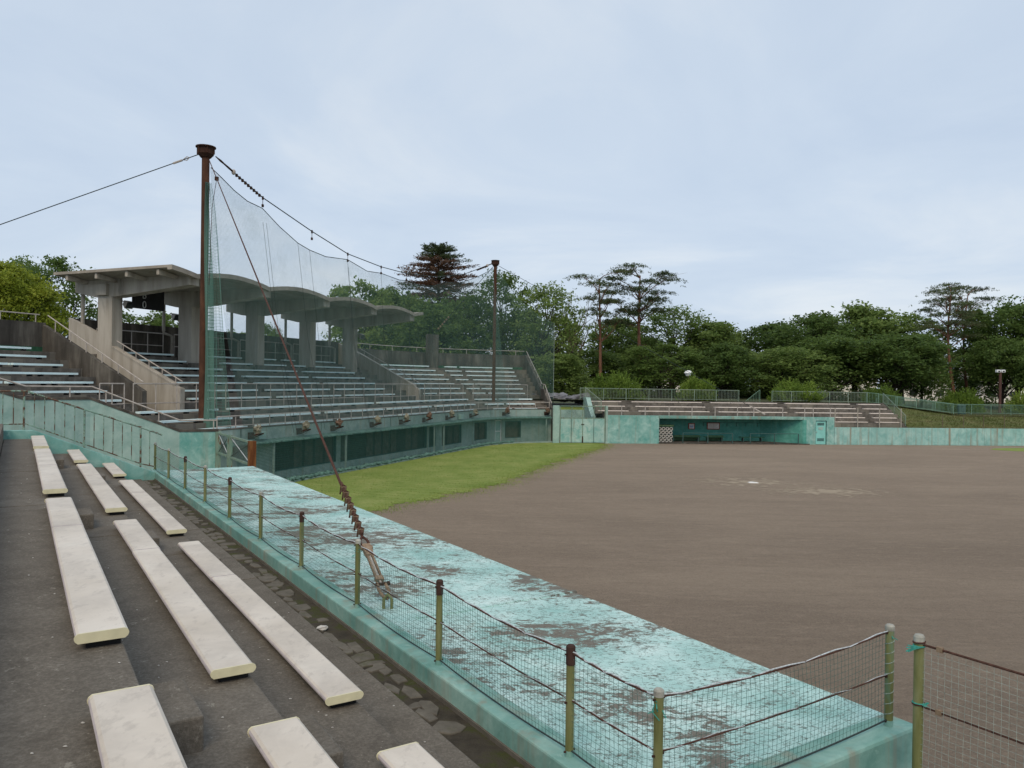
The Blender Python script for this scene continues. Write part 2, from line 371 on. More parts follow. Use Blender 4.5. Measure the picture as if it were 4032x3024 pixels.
    mat_plain('pane_dark', (.030, .034, .032), .45, 2, .5); mat_plain('curtain', (.115, .105, .085), .35, 3, .9); mat_plain('wire_brown', (.13, .105, .075), .3, 9, .7)
    mat_plain('wire_grey', (.085, .115, .105), .3, 9, .7)
    mat_plain('door_teal', (.23, .56, .52), .08, 2, .55); mat_plain('frame_dark', (.05, .10, .095), .3, 6, .7)
    mat_plain('pipe_clay', (.50, .49, .46), .15, 6, .8); mat_plain('bench_green', (.03, .10, .055), .3, 5, .6); mat_plain('box_green', (.07, .13, .07), .3, 5, .8)
    mat_plain('net_fold', (.085, .165, .14), .5, 5, .95); mat_plain('paper', (.62, .62, .60), .12, 14, .8); mat_plain('red_frame', (.24, .05, .04), .2, 6, .6); mat_plain('paper_blue', (.28, .36, .52), .4, 9, .8)
    mat_plain('white_plastic', (.80, .79, .76), .05, 6, .5)
    m = NT('stone', .95); c = m.ramp(m.noise(5, 7, .7), [(.3, (.085, .076, .062)), (.6, (.145, .131, .108)), (.8, (.21, .192, .16))]); c = m.mix(m.math('MULTIPLY', m.mask(m.noise(2.4, 6, .7), .58, .68), .5), c, (.08, .085, .035)); m.color(c); m.bump(m.noise(30, 6, .75), .5, .01)
    m = NT('gutter_soil', 1.0); c = m.ramp(m.noise(3, 7, .7), [(.3, (.035, .03, .023)), (.5, (.072, .061, .045)), (.62, (.06, .068, .02)), (.8, (.135, .118, .09))]); m.color(c); m.bump(m.noise(25, 6, .8), .9, .03)
    mat_plain('rock', (.16, .165, .18), .45, 1.2, .9)
    mat_plain('house_wall', (.74, .71, .64), .1, .6, .9); mat_plain('house_roof', (.30, .29, .29), .2, 1, .8); mat_plain('house_roof_tan', (.50, .40, .28), .15, 1, .8)
    # bark
    m = NT('bark', 1.0); c = m.ramp(m.noise(2.2, 7, .7, .2, m.mapped((2, 2, .5))), [(.3, (.020, .016, .012)), (.6, (.05, .04, .03)), (.8, (.09, .074, .056))]); m.color(c); m.bump(m.noise(6, 6, .8), .7, .05)
    m = NT('bark_pale', 1.0); c = m.ramp(m.noise(2.2, 7, .7, .2, m.mapped((2, 2, .4))), [(.3, (.09, .07, .05)), (.6, (.19, .15, .11)), (.8, (.29, .24, .18))]); m.color(c)
    m = NT('bark_red', 1.0); c = m.ramp(m.noise(1.6, 7, .7, .2, m.mapped((2, 2, .35))), [(.3, (.07, .035, .024)), (.55, (.17, .088, .058)), (.8, (.28, .165, .115))]); m.color(c)
    # foliage
    def leaf(name, dark, mid, light, trans=.35, scale=.7, rnd=.3):
        m = NT(name, .6)
        oi = m.n('ShaderNodeObjectInfo')
        f = m.math('ADD', m.math('MULTIPLY', m.noise(scale, 5, .7), 1.0), m.math('MULTIPLY', m.math('SUBTRACT', oi.outputs['Random'], .5), rnd))
        c = m.ramp(f, [(.30, dark), (.5, mid), (.72, light)]); m.color(c)
        tr = m.n('ShaderNodeBsdfTranslucent'); m.l(m.mix(.5, c, light), tr.inputs[0])
        mx_ = m.n('ShaderNodeMixShader'); mx_.inputs[0].default_value = trans
        m.l(m.b.outputs[0], mx_.inputs[1]); m.l(tr.outputs[0], mx_.inputs[2]); m.l(mx_.outputs[0], m.out.inputs[0])
    leaf('leaf_green', (.042, .080, .018), (.105, .172, .040), (.20, .275, .075), .45, 1.1)
    leaf('leaf_fresh', (.058, .105, .022), (.135, .21, .048), (.23, .31, .09), .5, 1.1)
    leaf('leaf_yellow', (.10, .15, .016), (.23, .29, .03), (.38, .41, .06), .4, .9, .05)
    leaf('leaf_shrub', (.075, .13, .018), (.15, .235, .034), (.24, .32, .055), .35, 1.2)
    leaf('needle', (.03, .05, .02), (.075, .105, .042), (.13, .16, .072), .3)
    leaf('needle_brown', (.045, .024, .015), (.11, .06, .038), (.19, .115, .072), .25, .9)
    # nets (coverage of thin strands over open mesh)
    def netmat(name, col, cover, line, nscale=.5, liney=None, covery=None):
        m = NT(name, .9); uv = m.n('ShaderNodeUVMap').outputs[0]
        m.color(col); tb = m.n('ShaderNodeBsdfTransparent'); mx_ = m.n('ShaderNodeMixShader')
        sx = m.n('ShaderNodeSeparateXYZ'); m.l(uv, sx.inputs[0])
        def strand(axis, pitch, duty):
            fr = m.math('FRACT', m.math('DIVIDE', sx.outputs[axis], pitch), 0.0); return m.math('LESS_THAN', fr, duty)
        g = m.math('MAXIMUM', strand('X', line, cover), strand('Y', liney or line, covery or cover * 1.25))
        sag = m.math('MULTIPLY', m.mask(m.noise(nscale, 4, .6, .3), .5, .8), .16)
        m.l(m.math('MINIMUM', m.math('ADD', g, sag), 1.0), mx_.inputs[0]); m.l(tb.outputs[0], mx_.inputs[1]); m.l(m.b.outputs[0], mx_.inputs[2]); m.l(mx_.outputs[0], m.out.inputs[0])
    netmat('net_high', (.095, .18, .16), .10, .05, .5, .058, .15); netmat('net_low', (.030, .11, .09), .13, .05, .5, .07, .2); netmat('net_bunched', (.10, .21, .175), .45, .05, .5, .05, .55)
    netmat('net_wing', (.10, .21, .18), .2, .05, .5, .07, .25); netmat('mesh_wire', (.12, .16, .14), .13, .05); netmat('net_far', (.20, .19, .15), .05, .06)
make_materials()

# ================================================================== SETTING
def sheet(name, pts, z, mat, kind='structure'):
    mb = MB(); mb.add([(p[0], p[1], z) for p in pts], [tuple(range(len(pts)))]); return build(mb, name, mat, kind=kind)

def setting():
    # open ground out to the horizon, the dirt infield on it
    sheet('ground', [(-1500, -1500), (1500, -1500), (1500, 1500), (-1500, 1500)], -.03, 'park_floor')
    sheet('infield', [(-14, -60), (90, -60), (90, 73), (-14, 73)], 0, 'dirt')
    # turf in front of the grandstand: ragged outer edge
    edge = [(-7.6, 27.6), (-5.49, 31.3), (-4.06, 33.44), (-2.24, 36.37), (-.08, 41.74), (2.91, 50.36), (5.35, 57.1), (7.35, 62.5), (8.0, 66.4)]
    pts = []
    for i in range(len(edge) - 1):
        a, b = Vector(edge[i]), Vector(edge[i + 1]); n = max(2, int((b - a).length / .12)); nrm = Vector((b - a).yx); nrm = Vector((nrm.x, -nrm.y)).normalized()
        for j in range(n):
            p = a.lerp(b, j / n); w = noise.noise(Vector((p.x * .9, p.y * .9, 0))) * .7 + noise.noise(Vector((p.x * 3, p.y * 3, 3))) * .42 + noise.noise(Vector((p.x * 9, p.y * 9, 5))) * .2
            pts.append((p + nrm * w))
    back = [grand(u, -.35) for u in [22, 21, 20, 19, 18, 17, 16, 15, 14, 13, 10, 5, 0, -5, -10, -15.3]]
    poly = [(p.x, p.y) for p in pts] + [(7.6, 66.9)] + [(p.x, p.y) for p in back]
    import mathutils
    tris = mathutils.geometry.tessellate_polygon([[Vector((x, y, 0)) for x, y in poly]])
    mb = MB(); mb.add([(x, y, .012) for x, y in poly], tris); build(mb, 'lawn', 'turf', kind='structure')
    # short blades, thick enough to break the edge of the lawn
    rnd = random.Random(4); mb = MB()
    def blade(x, y, h):
        a = rnd.uniform(0, 6.28); w = rnd.uniform(.008, .016); dx_, dy_ = math.cos(a) * w, math.sin(a) * w; lx, ly = rnd.gauss(0, .025), rnd.gauss(0, .025)
        b = len(mb.v); mb.v += [(x - dx_, y - dy_, .012), (x + dx_, y + dy_, .012), (x + lx, y + ly, .012 + h)]; mb.f.append((b, b + 1, b + 2))
    for p in pts:
        for _ in range(34):
            blade(p.x + rnd.gauss(.05, .5), p.y + rnd.gauss(-.02, .5), rnd.uniform(.03, .07))
    for _ in range(26000):
        t = rnd.random(); u = rnd.uniform(-14, 18); b = grand(u, -.4); k = min(range(0, len(pts), 6), key=lambda i: abs(pts[i].y - b.y + 3)); q = pts[k]
        blade(b.x + (q.x - b.x) * t, b.y + (q.y - b.y) * t, rnd.uniform(.025, .055))
    o = build(mb, 'grass_blades', 'turf_blade', kind='stuff'); tag(o, 'short yellow-green grass blades on the lawn before the grandstand', 'grass')
    # right-hand patch of turf
    c = []
    for i in range(40):
        a = i / 40 * 2 * math.pi; rr = 1 + .06 * noise.noise(Vector((math.cos(a) * 2, math.sin(a) * 2, 5)))
        c.append((51 + math.cos(a) * 10.0 * rr, 66.0 + math.sin(a) * 2.6 * rr))
    sheet('lawn_patch', c, .010, 'turf')
    # paler worn earth round home plate
    for nm, cx, cy, rx, ry, mt, sd in (('worn_earth', 12.9, 41.9, 4.6, 3.4, 'pale_sand', 1), ('worn_earth', 15.8, 38.6, 4.2, 2.4, 'pale_sand', 2)):
        mb = MB(); rnd = random.Random(sd)
        for i in range(420):                       # loose flecks of pale sand, denser in the middle
            a = rnd.uniform(0, 6.28); q = rnd.random() ** .8; x = cx + math.cos(a) * rx * q; y = cy + math.sin(a) * ry * q; sz = rnd.uniform(.03, .19) * (1.2 - q)
            n = 9; b = len(mb.v); zz = .005 + i * .00001
            mb.v += [(x + math.cos(j * 6.283 / n) * sz * 1.9 * rnd.uniform(.6, 1.2), y + math.sin(j * 6.283 / n) * sz * rnd.uniform(.6, 1.2), zz) for j in range(n)]; mb.f.append(tuple(range(b, b + n)))
        build(mb, nm, mt, kind='structure')
    # park ground behind the far stand and the grandstand
    mb = MB(); es = [-60, -30, -6, 0, 10, 20, 27, 31, 36, 45, 60, 100]; gs = [4.0, 8, 14, 22, 34, 60, 120]
    def hz(e_, g): 
        t = min(max((e_ - 27) / 9, 0), 1); t = t * t * (3 - 2 * t); return 3.66 * (1 - t) + 2.55 * t + .25 * noise.noise(Vector((e_ * .1, g * .1, 0)))* min(1, (g - 4) / 6)
    for g in gs:
        for e_ in es:
            p = far(e_, g); mb.v.append((p.x, p.y, hz(e_, g)))
    n = len(es)
    for j in range(len(gs) - 1):
        for i in range(2, n - 1): mb.f.append((j * n + i, j * n + i + 1, (j + 1) * n + i + 1, (j + 1) * n + i))
    build(mb, 'park_ground', 'park_floor', kind='structure')
    mb = MB(); q = [grand(-45, 13), grand(-45, 60), grand(13, 60), grand(30, 60), grand(22, 13), grand(13, 13)]
    mb.add([(p.x, p.y, 3.0) for p in q], [tuple(range(6))[::-1]]); build(mb, 'park_ground', 'park_floor', kind='structure')
    # grassy bank right of the far stand
    mb = MB(); es = [27.6 + i * 1.2 for i in range(40)]; rows = 9
    for j in range(rows):
        t = j / (rows - 1)
        for e_ in es:
            g = .28 + t * 4.3; top = 3.6 if e_ < 28 else max(2.58, 3.6 - (e_ - 28) * .14)
            z = 1.50 + (top - 1.50) * min(1, t * 1.05) + .07 * noise.noise(Vector((e_ * .6, g * .9, 1)))
            p = far(e_, g); mb.v.append((p.x, p.y, z))
    n = len(es)
    for j in range(rows - 1):
        for i in range(n - 1): mb.f.append((j * n + i, j * n + i + 1, (j + 1) * n + i + 1, (j + 1) * n + i))
    build(mb, 'grass_bank', 'rough_grass', kind='structure', smooth=True)
    rnd = random.Random(8); mb = MB()
    for _ in range(9000):
        i = rnd.randrange(n - 1); j = rnd.randrange(rows - 1); src = bpy.data.objects['grass_bank'].data.vertices
        a = src[j * n + i].co; b = src[(j + 1) * n + i + 1].co; p = Vector((a.x + (b.x - a.x) * rnd.random(), a.y + (b.y - a.y) * rnd.random(), 0)); p.z = a.z + (b.z - a.z) * ((p.y - a.y) / (b.y - a.y + 1e-6))
        h = rnd.uniform(.06, .22); w = .03; x = rnd.uniform(-1, 1) * .05
        mb.add([(p.x - w, p.y, p.z), (p.x + w, p.y, p.z), (p.x + x, p.y - .03, p.z + h)], [(0, 1, 2)])
    o = build(mb, 'bank_grass', 'rough_grass', kind='stuff'); tag(o, 'rough tufted grass on the bank behind the low teal wall', 'grass')
setting()

# ================================================================== NEAR STAND (the one the camera stands on)
NJ = [-2.0, 1.0, 3.15, 7.45, 11.75, 16.0, 20.3, 24.6]
TREADS = [(-6.0, -.30, 4.00, 4.0 - .5), (-.29, .60, 3.58, 3.0), (.61, 1.455, 3.15, 2.6), (1.465, 2.33, 2.73, 2.2), (2.34, 3.05, 2.33, 1.8)]
def near_stand():
    t = empty('spectator_terrace', near(12, 1, 0), 'weathered dark concrete terrace whose steps carry the cream board benches', 'terrace')
    for ti, (n0, n1, z, zb) in enumerate(TREADS):
        for j in range(len(NJ) - 1):
            off = .35 * (ti % 2); s0, s1 = NJ[j] + (off if 0 < j else 0), NJ[j + 1] + (off if j + 1 < len(NJ) - 1 else 0)
            mb = MB(); a, b, c, d = near(s0 + .009, n0), near(s1 - .009, n0), near(s1 - .009, n1), near(s0 + .009, n1)
            zz = z + .004 * ((j * 7 + ti * 3) % 3 - 1)
            mb.hexa([V(p.x, p.y, zb) for p in (a, d, c, b)], [V(p.x, p.y, zz) for p in (a, d, c, b)])
            build(mb, 'tread_slab', 'tread_concrete', t, bevel=.012)
    for s in (5.05, 12.7, 20.95, -.6):               # half-height step blocks in the aisles
        for n0, z in ((.605, 3.15), (1.46, 2.73), (2.335, 2.33)):
            mb = MB(); a = [near(s - .33, n0 + .004), near(s - .33, n0 + .33), near(s + .33, n0 + .33), near(s + .33, n0 + .004)]
            mb.hexa([V(p.x, p.y, z - .02) for p in a], [V(p.x, p.y, z + .21) for p in a]); build(mb, 'step_block', 'tread_concrete', t, bevel=.015)
    # soil gutter with flagstones between the lowest tread and the kerb
    g = MB(); a = [near(-2, 3.06), near(-2, 3.42), near(24.6, 3.42), near(24.6, 3.06)]
    g.hexa([V(p.x, p.y, 1.9) for p in a], [V(p.x, p.y, 2.285) for p in a]); gut = build(g, 'gutter_bed', 'gutter_soil', t)
    rnd = random.Random(11); lanes = [(3.065, 3.19), (3.195, 3.33)]
    for li in range(2):
        s = -1.0 + li * .13
        while s < 24.3:
            ln = rnd.uniform(.12, .42); wide = li == 0 and rnd.random() < .45
            n0, n1 = (3.065, 3.30 + rnd.uniform(-.03, .06)) if wide else lanes[li]
            skip = rnd.random() < (.18 if li == 0 else .45) or (4.0 < s < 5.3)
            if not skip:
                k = rnd.randint(5, 8); pts = []; cx, cn = s + ln / 2, (n0 + n1) / 2 + rnd.uniform(-.02, .02)
                for i in range(k):
                    an = 2 * math.pi * i / k + rnd.uniform(-.3, .3); q = rnd.uniform(.8, 1.12); c_, s_ = math.cos(an), math.sin(an); m_ = max(abs(c_), abs(s_)) ** .85
                    pts.append((cx + c_ / m_ * ln / 2 * q, min(max(cn + s_ / m_ * (n1 - n0) / 2 * q, 3.062), 3.40)))
                z = 2.288 + rnd.uniform(.004, .022) + li * .003; tilt = rnd.uniform(-.04, .04); mb = MB()
                bot = [near(a_, b_, 2.27) for a_, b_ in pts]; top = [near(cx + (a_ - cx) * .95, cn + (b_ - cn) * .93, z + tilt * (b_ - cn)) for a_, b_ in pts]
                mb.loft([bot, [V(p.x, p.y, z - .008) for p in bot], top]); build(mb, 'flagstone', 'stone', gut)
            s += ln + rnd.uniform(.005, .05) + (.25 if skip and rnd.random() < .4 else 0)
    # rubble lying loose in the gutter
    for i, (s, n, r_, lab) in enumerate(((9.05, 3.13, .055, 'small pale stone chip lying on moss in the gutter'), (4.35, 3.38, .075, 'rounded grey stone lying against the kerb in the gutter'), (5.0, 3.3, .03, 'tiny stone fragment on bare soil of the gutter'))):
        mb = MB().blob((0, 0, 0), r_ * 1.3, r_, r_ * .6, i, .35, 9, 6); o = build(mb, 'loose_stone', 'stone', smooth=False); o.location = near(s, n, 2.285 + r_ * .5); o.rotation_euler = (0, 0, i)
        if i == 0: o.data.materials[0] = MATS['pipe_clay']
        tag(o, lab, 'stone')
near_stand()
def litter():
    rnd = random.Random(15); mb = MB()
    for _ in range(220):
        n0, n1, z, zb = TREADS[rnd.choice((0, 1, 1, 2, 2, 3, 3, 4))]; n0 = max(n0, -1.6); s_ = 2.2 + 20 * rnd.random() ** 1.7; p = near(s_, rnd.uniform(n0 + .03, n1 - .03), z + .009)
        r_ = rnd.uniform(.003, .008); mb.blob(p, r_ * rnd.uniform(1, 2), r_, r_ * .5, rnd.random() * 9, .5, 5, 3)
    o = build(mb, 'grit', 'pipe_clay', kind='stuff'); tag(o, 'pale grit and chips scattered on the terrace steps', 'grit')
litter()

def dugout_near():
    t = empty('dugout', near(14, 5, 0), 'long teal dugout with peeling painted concrete roof beside the cream benches', 'dugout')
    S0, S1, N0, N1 = 3.58, 25.6, 3.42, 6.47
    mb = MB(); a = [near(S0 + .31, N0 + .29), near(S0 + .31, N1), near(S1, N1), near(S1, N0 + .29)]
    mb.hexa([V(p.x, p.y, 2.18) for p in a], [V(p.x, p.y, 2.44) for p in a]); build(mb, 'roof', 'peeling_paint', t, bevel=.012)
    mb = MB(); a = [near(-2, N0), near(-2, N0 + .285), near(S1, N0 + .285), near(S1, N0)]
    a = [near(S0, N0), near(S0, N0 + .285), near(S1, N0 + .285), near(S1, N0)]
    mb.hexa([V(p.x, p.y, 2.0) for p in a], [V(p.x, p.y, 2.5) for p in a]); k = build(mb, 'kerb', 'teal_kerb', t, bevel=.018)
    mb = MB(); a = [near(S0, N0 - .02), near(S0, N0 - .001), near(S1, N0 - .001), near(S1, N0 - .02)]; mb.hexa([V(p.x, p.y, 2.2) for p in a], [V(p.x, p.y, 2.325) for p in a]); build(mb, 'kerb_footing', 'stone', t)
    mb = MB(); a = [near(S0 + .01, N0 + .0), near(S0 + .01, N0 + .285), near(-3, N0 + .285), near(-3, N0)]
    mb.hexa([V(p.x, p.y, 0) for p in (a[2], a[1], a[0], a[3])][::1], [V(p.x, p.y, 2.02) for p in (a[2], a[1], a[0], a[3])])
    build(mb, 'end_wall', 'teal_kerb', t)
    mb = MB(); a = [near(S0, N0), near(S0, N1 - .09), near(S0 + .25, N1 - .09), near(S0 + .25, N0)]     # front end: wall with the upstand along it
    mb.hexa([V(p.x, p.y, 0) for p in a], [V(p.x, p.y, 2.0) for p in a]); build(mb, 'end_wall', 'teal_kerb', t)
    mb = MB(); a = [near(S0 - .01, N0 + .29), near(S0 - .01, N1 - .08), near(S0 + .30, N1 - .08), near(S0 + .30, N0 + .29)]
    mb.hexa([V(p.x, p.y, 1.99) for p in a], [V(p.x, p.y, 2.495) for p in a]); build(mb, 'kerb', 'teal_kerb', t, bevel=.03)
    mb = MB(); a = [near(S1 - .25, N0), near(S1 - .25, N1), near(S1, N1), near(S1, N0)]
    mb.hexa([V(p.x, p.y, 0) for p in a], [V(p.x, p.y, 2.17) for p in a]); build(mb, 'end_wall', 'teal_kerb', t)
    mb = MB(); a = [near(S0 + .26, N0), near(S0 + .26, N0 + .2), near(S1 - .26, N0 + .2), near(S1 - .26, N0)]
    mb.hexa([V(p.x, p.y, 0) for p in a], [V(p.x, p.y, 1.99) for p in a]); build(mb, 'back_wall', 'teal_kerb', t)
    # raised mortar strip across the roof
    rnd = random.Random(2); mb = MB(); p0 = [near(8.45 + .05 * noise.noise(Vector((i * .4, 0, 0))), 4.1 + i * .16, 2.44) for i in range(16)]
    for i in range(15): mb.bar(p0[i], p0[i + 1], .075, .03)
    build(mb, 'mortar_strip', 'peeling_paint', t)
dugout_near()

def board_profile():                          # rounded plank section (across, up)
    w, h, c = .152, .062, .022
    return [(-w, h * .45), (-w + .006, h * .22), (-w + c, 0), (w - c, 0), (w - .006, h * .22), (w, h * .45), (w, h * .6), (w - .006, h * .82), (w - c, h), (-w + c, h), (-w + .006, h * .82), (-w, h * .6)]
def near_benches():
    NB = {'A': (.47, 3.58, [(20.5, 24.0, []), (12.75, 19.75, [16.2]), (5.55, 11.8, [9.6]), (-1.6, 4.45, [])]),
          'B': (1.315, 3.15, [(21.3, 24.35, []), (13.4, 20.35, [18.0]), (5.68, 12.22, [10.05]), (-1.6, 4.63, [])]),
          'C': (2.19, 2.73, [(21.65, 24.5, []), (13.4, 20.3, [18.05]), (5.8, 12.33, [10.02]), (-1.6, 4.77, [])])}
    where = {'A': 'on the upper step', 'B': 'on the middle step', 'C': 'on the lowest benched step'}
    which = ['short cream bench at the stair parapet', 'long cream bench second from the stair parapet', 'long cream bench third from the stair parapet', 'cream bench fourth from the stair parapet']
    prof = board_profile(); rnd = random.Random(5)
    for row, (nc, zt, lst) in NB.items():
        for bi, (s0, s1, joints) in enumerate(lst):
            t = empty('bench', near((s0 + s1) / 2, nc, zt), which[bi] + ', ' + where[row], 'bench', 'cream benches on the near terrace')
            cuts = [s0] + joints + [s1]
            for j in range(len(cuts) - 1):
                a, b = cuts[j] + (.004 if j else .0), cuts[j + 1] - (.004 if j + 2 < len(cuts) else 0); zo = zt + .055 + (.004 if j % 2 else 0)
                no = nc + (rnd.uniform(-.006, .006) if len(cuts) > 2 else 0)
                mb = MB(); mb.loft([[near(s, no + x, zo + y) for x, y in prof] for s in (b, a)]); bd = build(mb, 'board', 'cream_board', t)
                me = bd.data; me.materials.append(MATS['side_lilac'])
                for pl in me.polygons:
                    if abs(pl.normal.z) < .6 : pl.material_index = 1
            for s, d in ((s0, -1), (s1, 1)):
                mb = MB(); mb.loft([[near(q, nc + x * 1.03, zt + .055 + y * 1.04 - .0015) for x, y in prof] for q in ((s + .012 * (1 if d > 0 else 0)), (s - .012 * (1 if d < 0 else 0)))] if d > 0 else
                                   [[near(q, nc + x * 1.03, zt + .055 + y * 1.04 - .0015) for x, y in prof] for q in (s, s - .012)])
                build(mb, 'end_cap', 'cap_ivory', t)
            n = max(2, int((s1 - s0) / 1.7) + 1)
            for i in range(n):
                s = s0 + .07 + (s1 - s0 - .14) * i / (n - 1); mb = MB()
                mb.box(near(s, nc + .015, zt + .028), (NN * .10).to_3d(), (DN * .025).to_3d(), (0, 0, .026)); build(mb, 'bracket', 'black_steel', t)
near_benches()

def net_strands(path, z_of, mesh_v=.048, mesh_h=.045, rad=.0013, sag=.5, seed=1):
    """real knotted netting hung between a top and bottom line: path = list of plan points, z_of(t)->(z bottom, z top)"""
    rnd = random.Random(seed); mb = MB(); ph = rnd.uniform(0, 9)
    def P(d, f, wob=1.0):
        tot = 0
        for i in range(len(path) - 1):
            a, b = path[i], path[i + 1]; L = (b - a).length
            if d <= tot + L or i == len(path) - 2:
                q = a.lerp(b, (d - tot) / L); dirv = (b - a).normalized(); break
            tot += L
        z0, z1 = z_of(d); out = Vector((dirv.y, -dirv.x)) * (.02 * math.sin(d * 2.1 + ph) * math.sin(f * 3.1))
        wz = .010 * noise.noise(Vector((d * 3, f * 4, ph))); wd = .012 * noise.noise(Vector((d * 2.5, f * 5, ph + 7)))
        return Vector((q.x + out.x + dirv.x * wd, q.y + out.y + dirv.y * wd, z0 + (z1 - z0) * f + wz * (0 if f in (0, 1) else 1)))
    T = sum((path[i + 1] - path[i]).length for i in range(len(path) - 1)); nv = int(T / mesh_v); hgt = z_of(T / 2); nh = int((hgt[1] - hgt[0]) / mesh_h)
    def strand(pts, r_):
        b = len(mb.v)
        for p in pts: mb.v += [(p.x - r_, p.y, p.z - r_ * .5), (p.x + r_, p.y, p.z - r_ * .5), (p.x, p.y, p.z + r_)] if r_ > 0 else []
        for i in range(len(pts) - 1):
            for k in range(3): mb.f.append((b + i * 3 + k, b + i * 3 + (k + 1) % 3, b + i * 3 + 3 + (k + 1) % 3, b + i * 3 + 3 + k))
    def strand_v(pts, r_):
        b = len(mb.v)
        for p in pts: mb.v += [(p.x - r_, p.y - r_ * .5, p.z), (p.x + r_, p.y - r_ * .5, p.z), (p.x, p.y + r_, p.z)]
        for i in range(len(pts) - 1):
            for k in range(3): mb.f.append((b + i * 3 + k, b + i * 3 + (k + 1) % 3, b + i * 3 + 3 + (k + 1) % 3, b + i * 3 + 3 + k))
    for i in range(nv + 1): strand_v([P(T * i / nv, f / 6) for f in range(7)], rad)
    for j in range(1, nh): strand([P(T * i / int(T / .25), j / nh) for i in range(int(T / .25) + 1)], rad)
    return mb

PS = [3.69, 4.65, 6.83, 9.04, 11.29, 13.56, 15.85, 18.16, 20.48, 22.80, 25.05]
def near_fence():
    t = empty('net_fence', near(3.69, 3.57, 2.5), 'low net fence of olive posts standing on the dugout kerb', 'fence')
    rnd = random.Random(3)
    def post(p, z0, z1, rust, r_=.032):
        mb = MB(); mb.lathe((p.x, p.y, 0), [(r_, z0), (r_, z1 - .05)], 14); o = build(mb, 'post', 'olive_post', t, smooth=False)
        mb = MB(); mb.lathe((p.x, p.y, 0), [(r_ + .004, z1 - .052 - (.10 if rust else 0)), (r_ + .004, z1 - .016), (r_ * .8, z1 - .004), (r_ * .3, z1)], 14); build(mb, 'post_cap', 'post_cap_rust' if rust else 'post_cap', o)
        mb = MB(); mb.lathe((p.x, p.y, 0), [(r_ + .003, z0), (r_ + .0025, z0 + .055)], 14); build(mb, 'painted_foot', 'teal_kerb', o)
        mb = MB()
        for z in (z0 + .05, z0 + .42, z1 - .07): mb.bar(V(p.x, p.y, z) - (NN * (r_ + .018)).to_3d(), V(p.x, p.y, z) + (NN * (r_ + .018)).to_3d(), .012, .012)
        build(mb, 'hook_bolt', 'rust_dark', o)
    pts = []
    for i, s in enumerate(PS):
        p = near(s, 3.57 - .00055 * (s - 12) ** 2); pts.append(p); post(p, 2.49, 3.345, i in (1, 2, 4, 6, 8))
    p8 = near(3.70, 6.15); post(p8, 2.49, 3.345, False, .034)
    path = [p8] + pts; pl = [Vector((p.x, p.y)) for p in path]
    def line(h, sag, r_, name, mat, n=10, off=0.0):
        mb = MB(); q = []
        for i in range(len(path) - 1):
            for j in range(n):
                f = j / n; p = path[i].lerp(path[i + 1], f); q.append(V(p.x, p.y, 2.5 + h - sag * 4 * f * (1 - f) * ((path[i + 1] - path[i]).length / 2.3)))
        q.append(V(path[-1].x, path[-1].y, 2.5 + h)); 
        if off:
            q2 = []
            for i, p in enumerate(q): q2.append(p + Vector((math.cos(i * 1.9) * off, 0, math.sin(i * 1.9) * off)))
            q = q2
        mb.tube(q, r_, 6); return build(mb, name, mat, t, smooth=True)
    line(.785, .045, .0075, 'top_cable', 'rust_cable'); line(.425, .02, .0065, 'middle_cable', 'rust_cable'); line(.05, .03, .007, 'bottom_cable', 'rope_dark')
    line(.792, .043, .0055, 'lashing_rope', 'rope_white', 14, .009); line(.43, .02, .003, 'lashing_rope', 'rope_white', 14, .010)
    tot = [0]
    for i in range(len(pl) - 1): tot.append(tot[-1] + (pl[i + 1] - pl[i]).length)
    def zof(d):
        for i in range(len(tot) - 1):
            if d <= tot[i + 1] or i == len(tot) - 2:
                L = tot[i + 1] - tot[i]; f = (d - tot[i]) / L; f = min(max(f, 0), 1)
                return 2.5 + .05 - .03 * 4 * f * (1 - f) * L / 2.3, 2.5 + .785 - .045 * 4 * f * (1 - f) * L / 2.3
    mb = net_strands(pl, zof, seed=2); build(mb, 'netting', 'twine', t, kind='stuff')
    for i, (a, z) in enumerate(((path[0], 3.29), (path[1], 3.27), (path[4], 3.26))):
        mb = MB(); rr = random.Random(i)
        for k in range(5): mb.tube([V(a.x, a.y, z) + Vector((rr.uniform(-.03, .03), rr.uniform(-.03, .03), 0)), V(a.x, a.y, z - .05) + Vector((rr.uniform(-.05, .05), rr.uniform(-.05, .05), rr.uniform(-.05, .02))), V(a.x, a.y, z - .1) + Vector((rr.uniform(-.07, .07), rr.uniform(-.06, .06), rr.uniform(-.04, .03)))], .004, 4)
        build(mb, 'knotted_cord', 'cord_green', t)
    mb = MB(); q = [V(p8.x + math.cos(k * .9) * .037, p8.y + math.sin(k * .9) * .037, 2.55 + .72 * k / 60) for k in range(61)]; mb.tube(q, .0035, 4); build(mb, 'wound_cord', 'twine_pale', t)
    # next fence, on the lower wall beyond the dugout's end
    S, N, ZT = 3.30, 5.88, 3.42
    w = MB(); a = [near(3.36, N - .12), near(3.36, N + .12), near(-3.5, N + .12), near(-3.5, N - .12)]; w.hexa([V(p.x, p.y, 0) for p in a][::-1], [V(p.x, p.y, 1.35) for p in a][::-1])
    lw = build(w, 'boundary_wall', 'teal_low_wall', loc=near(1, N, 0), bevel=.02); tag(lw, 'low teal boundary wall running on from the end of the peeling dugout', 'wall')
    t2 = empty('net_fence', near(S, N, 1.35), 'tall net fence on an olive post beyond the end of the dugout', 'fence')
    tt = t; t = t2
    for s in (S, .55, -2.2): 
        p = near(s, N); mb = MB(); mb.lathe((p.x, p.y, 0), [(.036, 1.34), (.036, ZT - .06)], 14); o = build(mb, 'post', 'olive_post', t2)
        mb = MB(); mb.lathe((p.x, p.y, 0), [(.040, ZT - .07), (.040, ZT - .02), (.03, ZT - .005), (.01, ZT)], 14); build(mb, 'post_cap', 'post_cap', o)
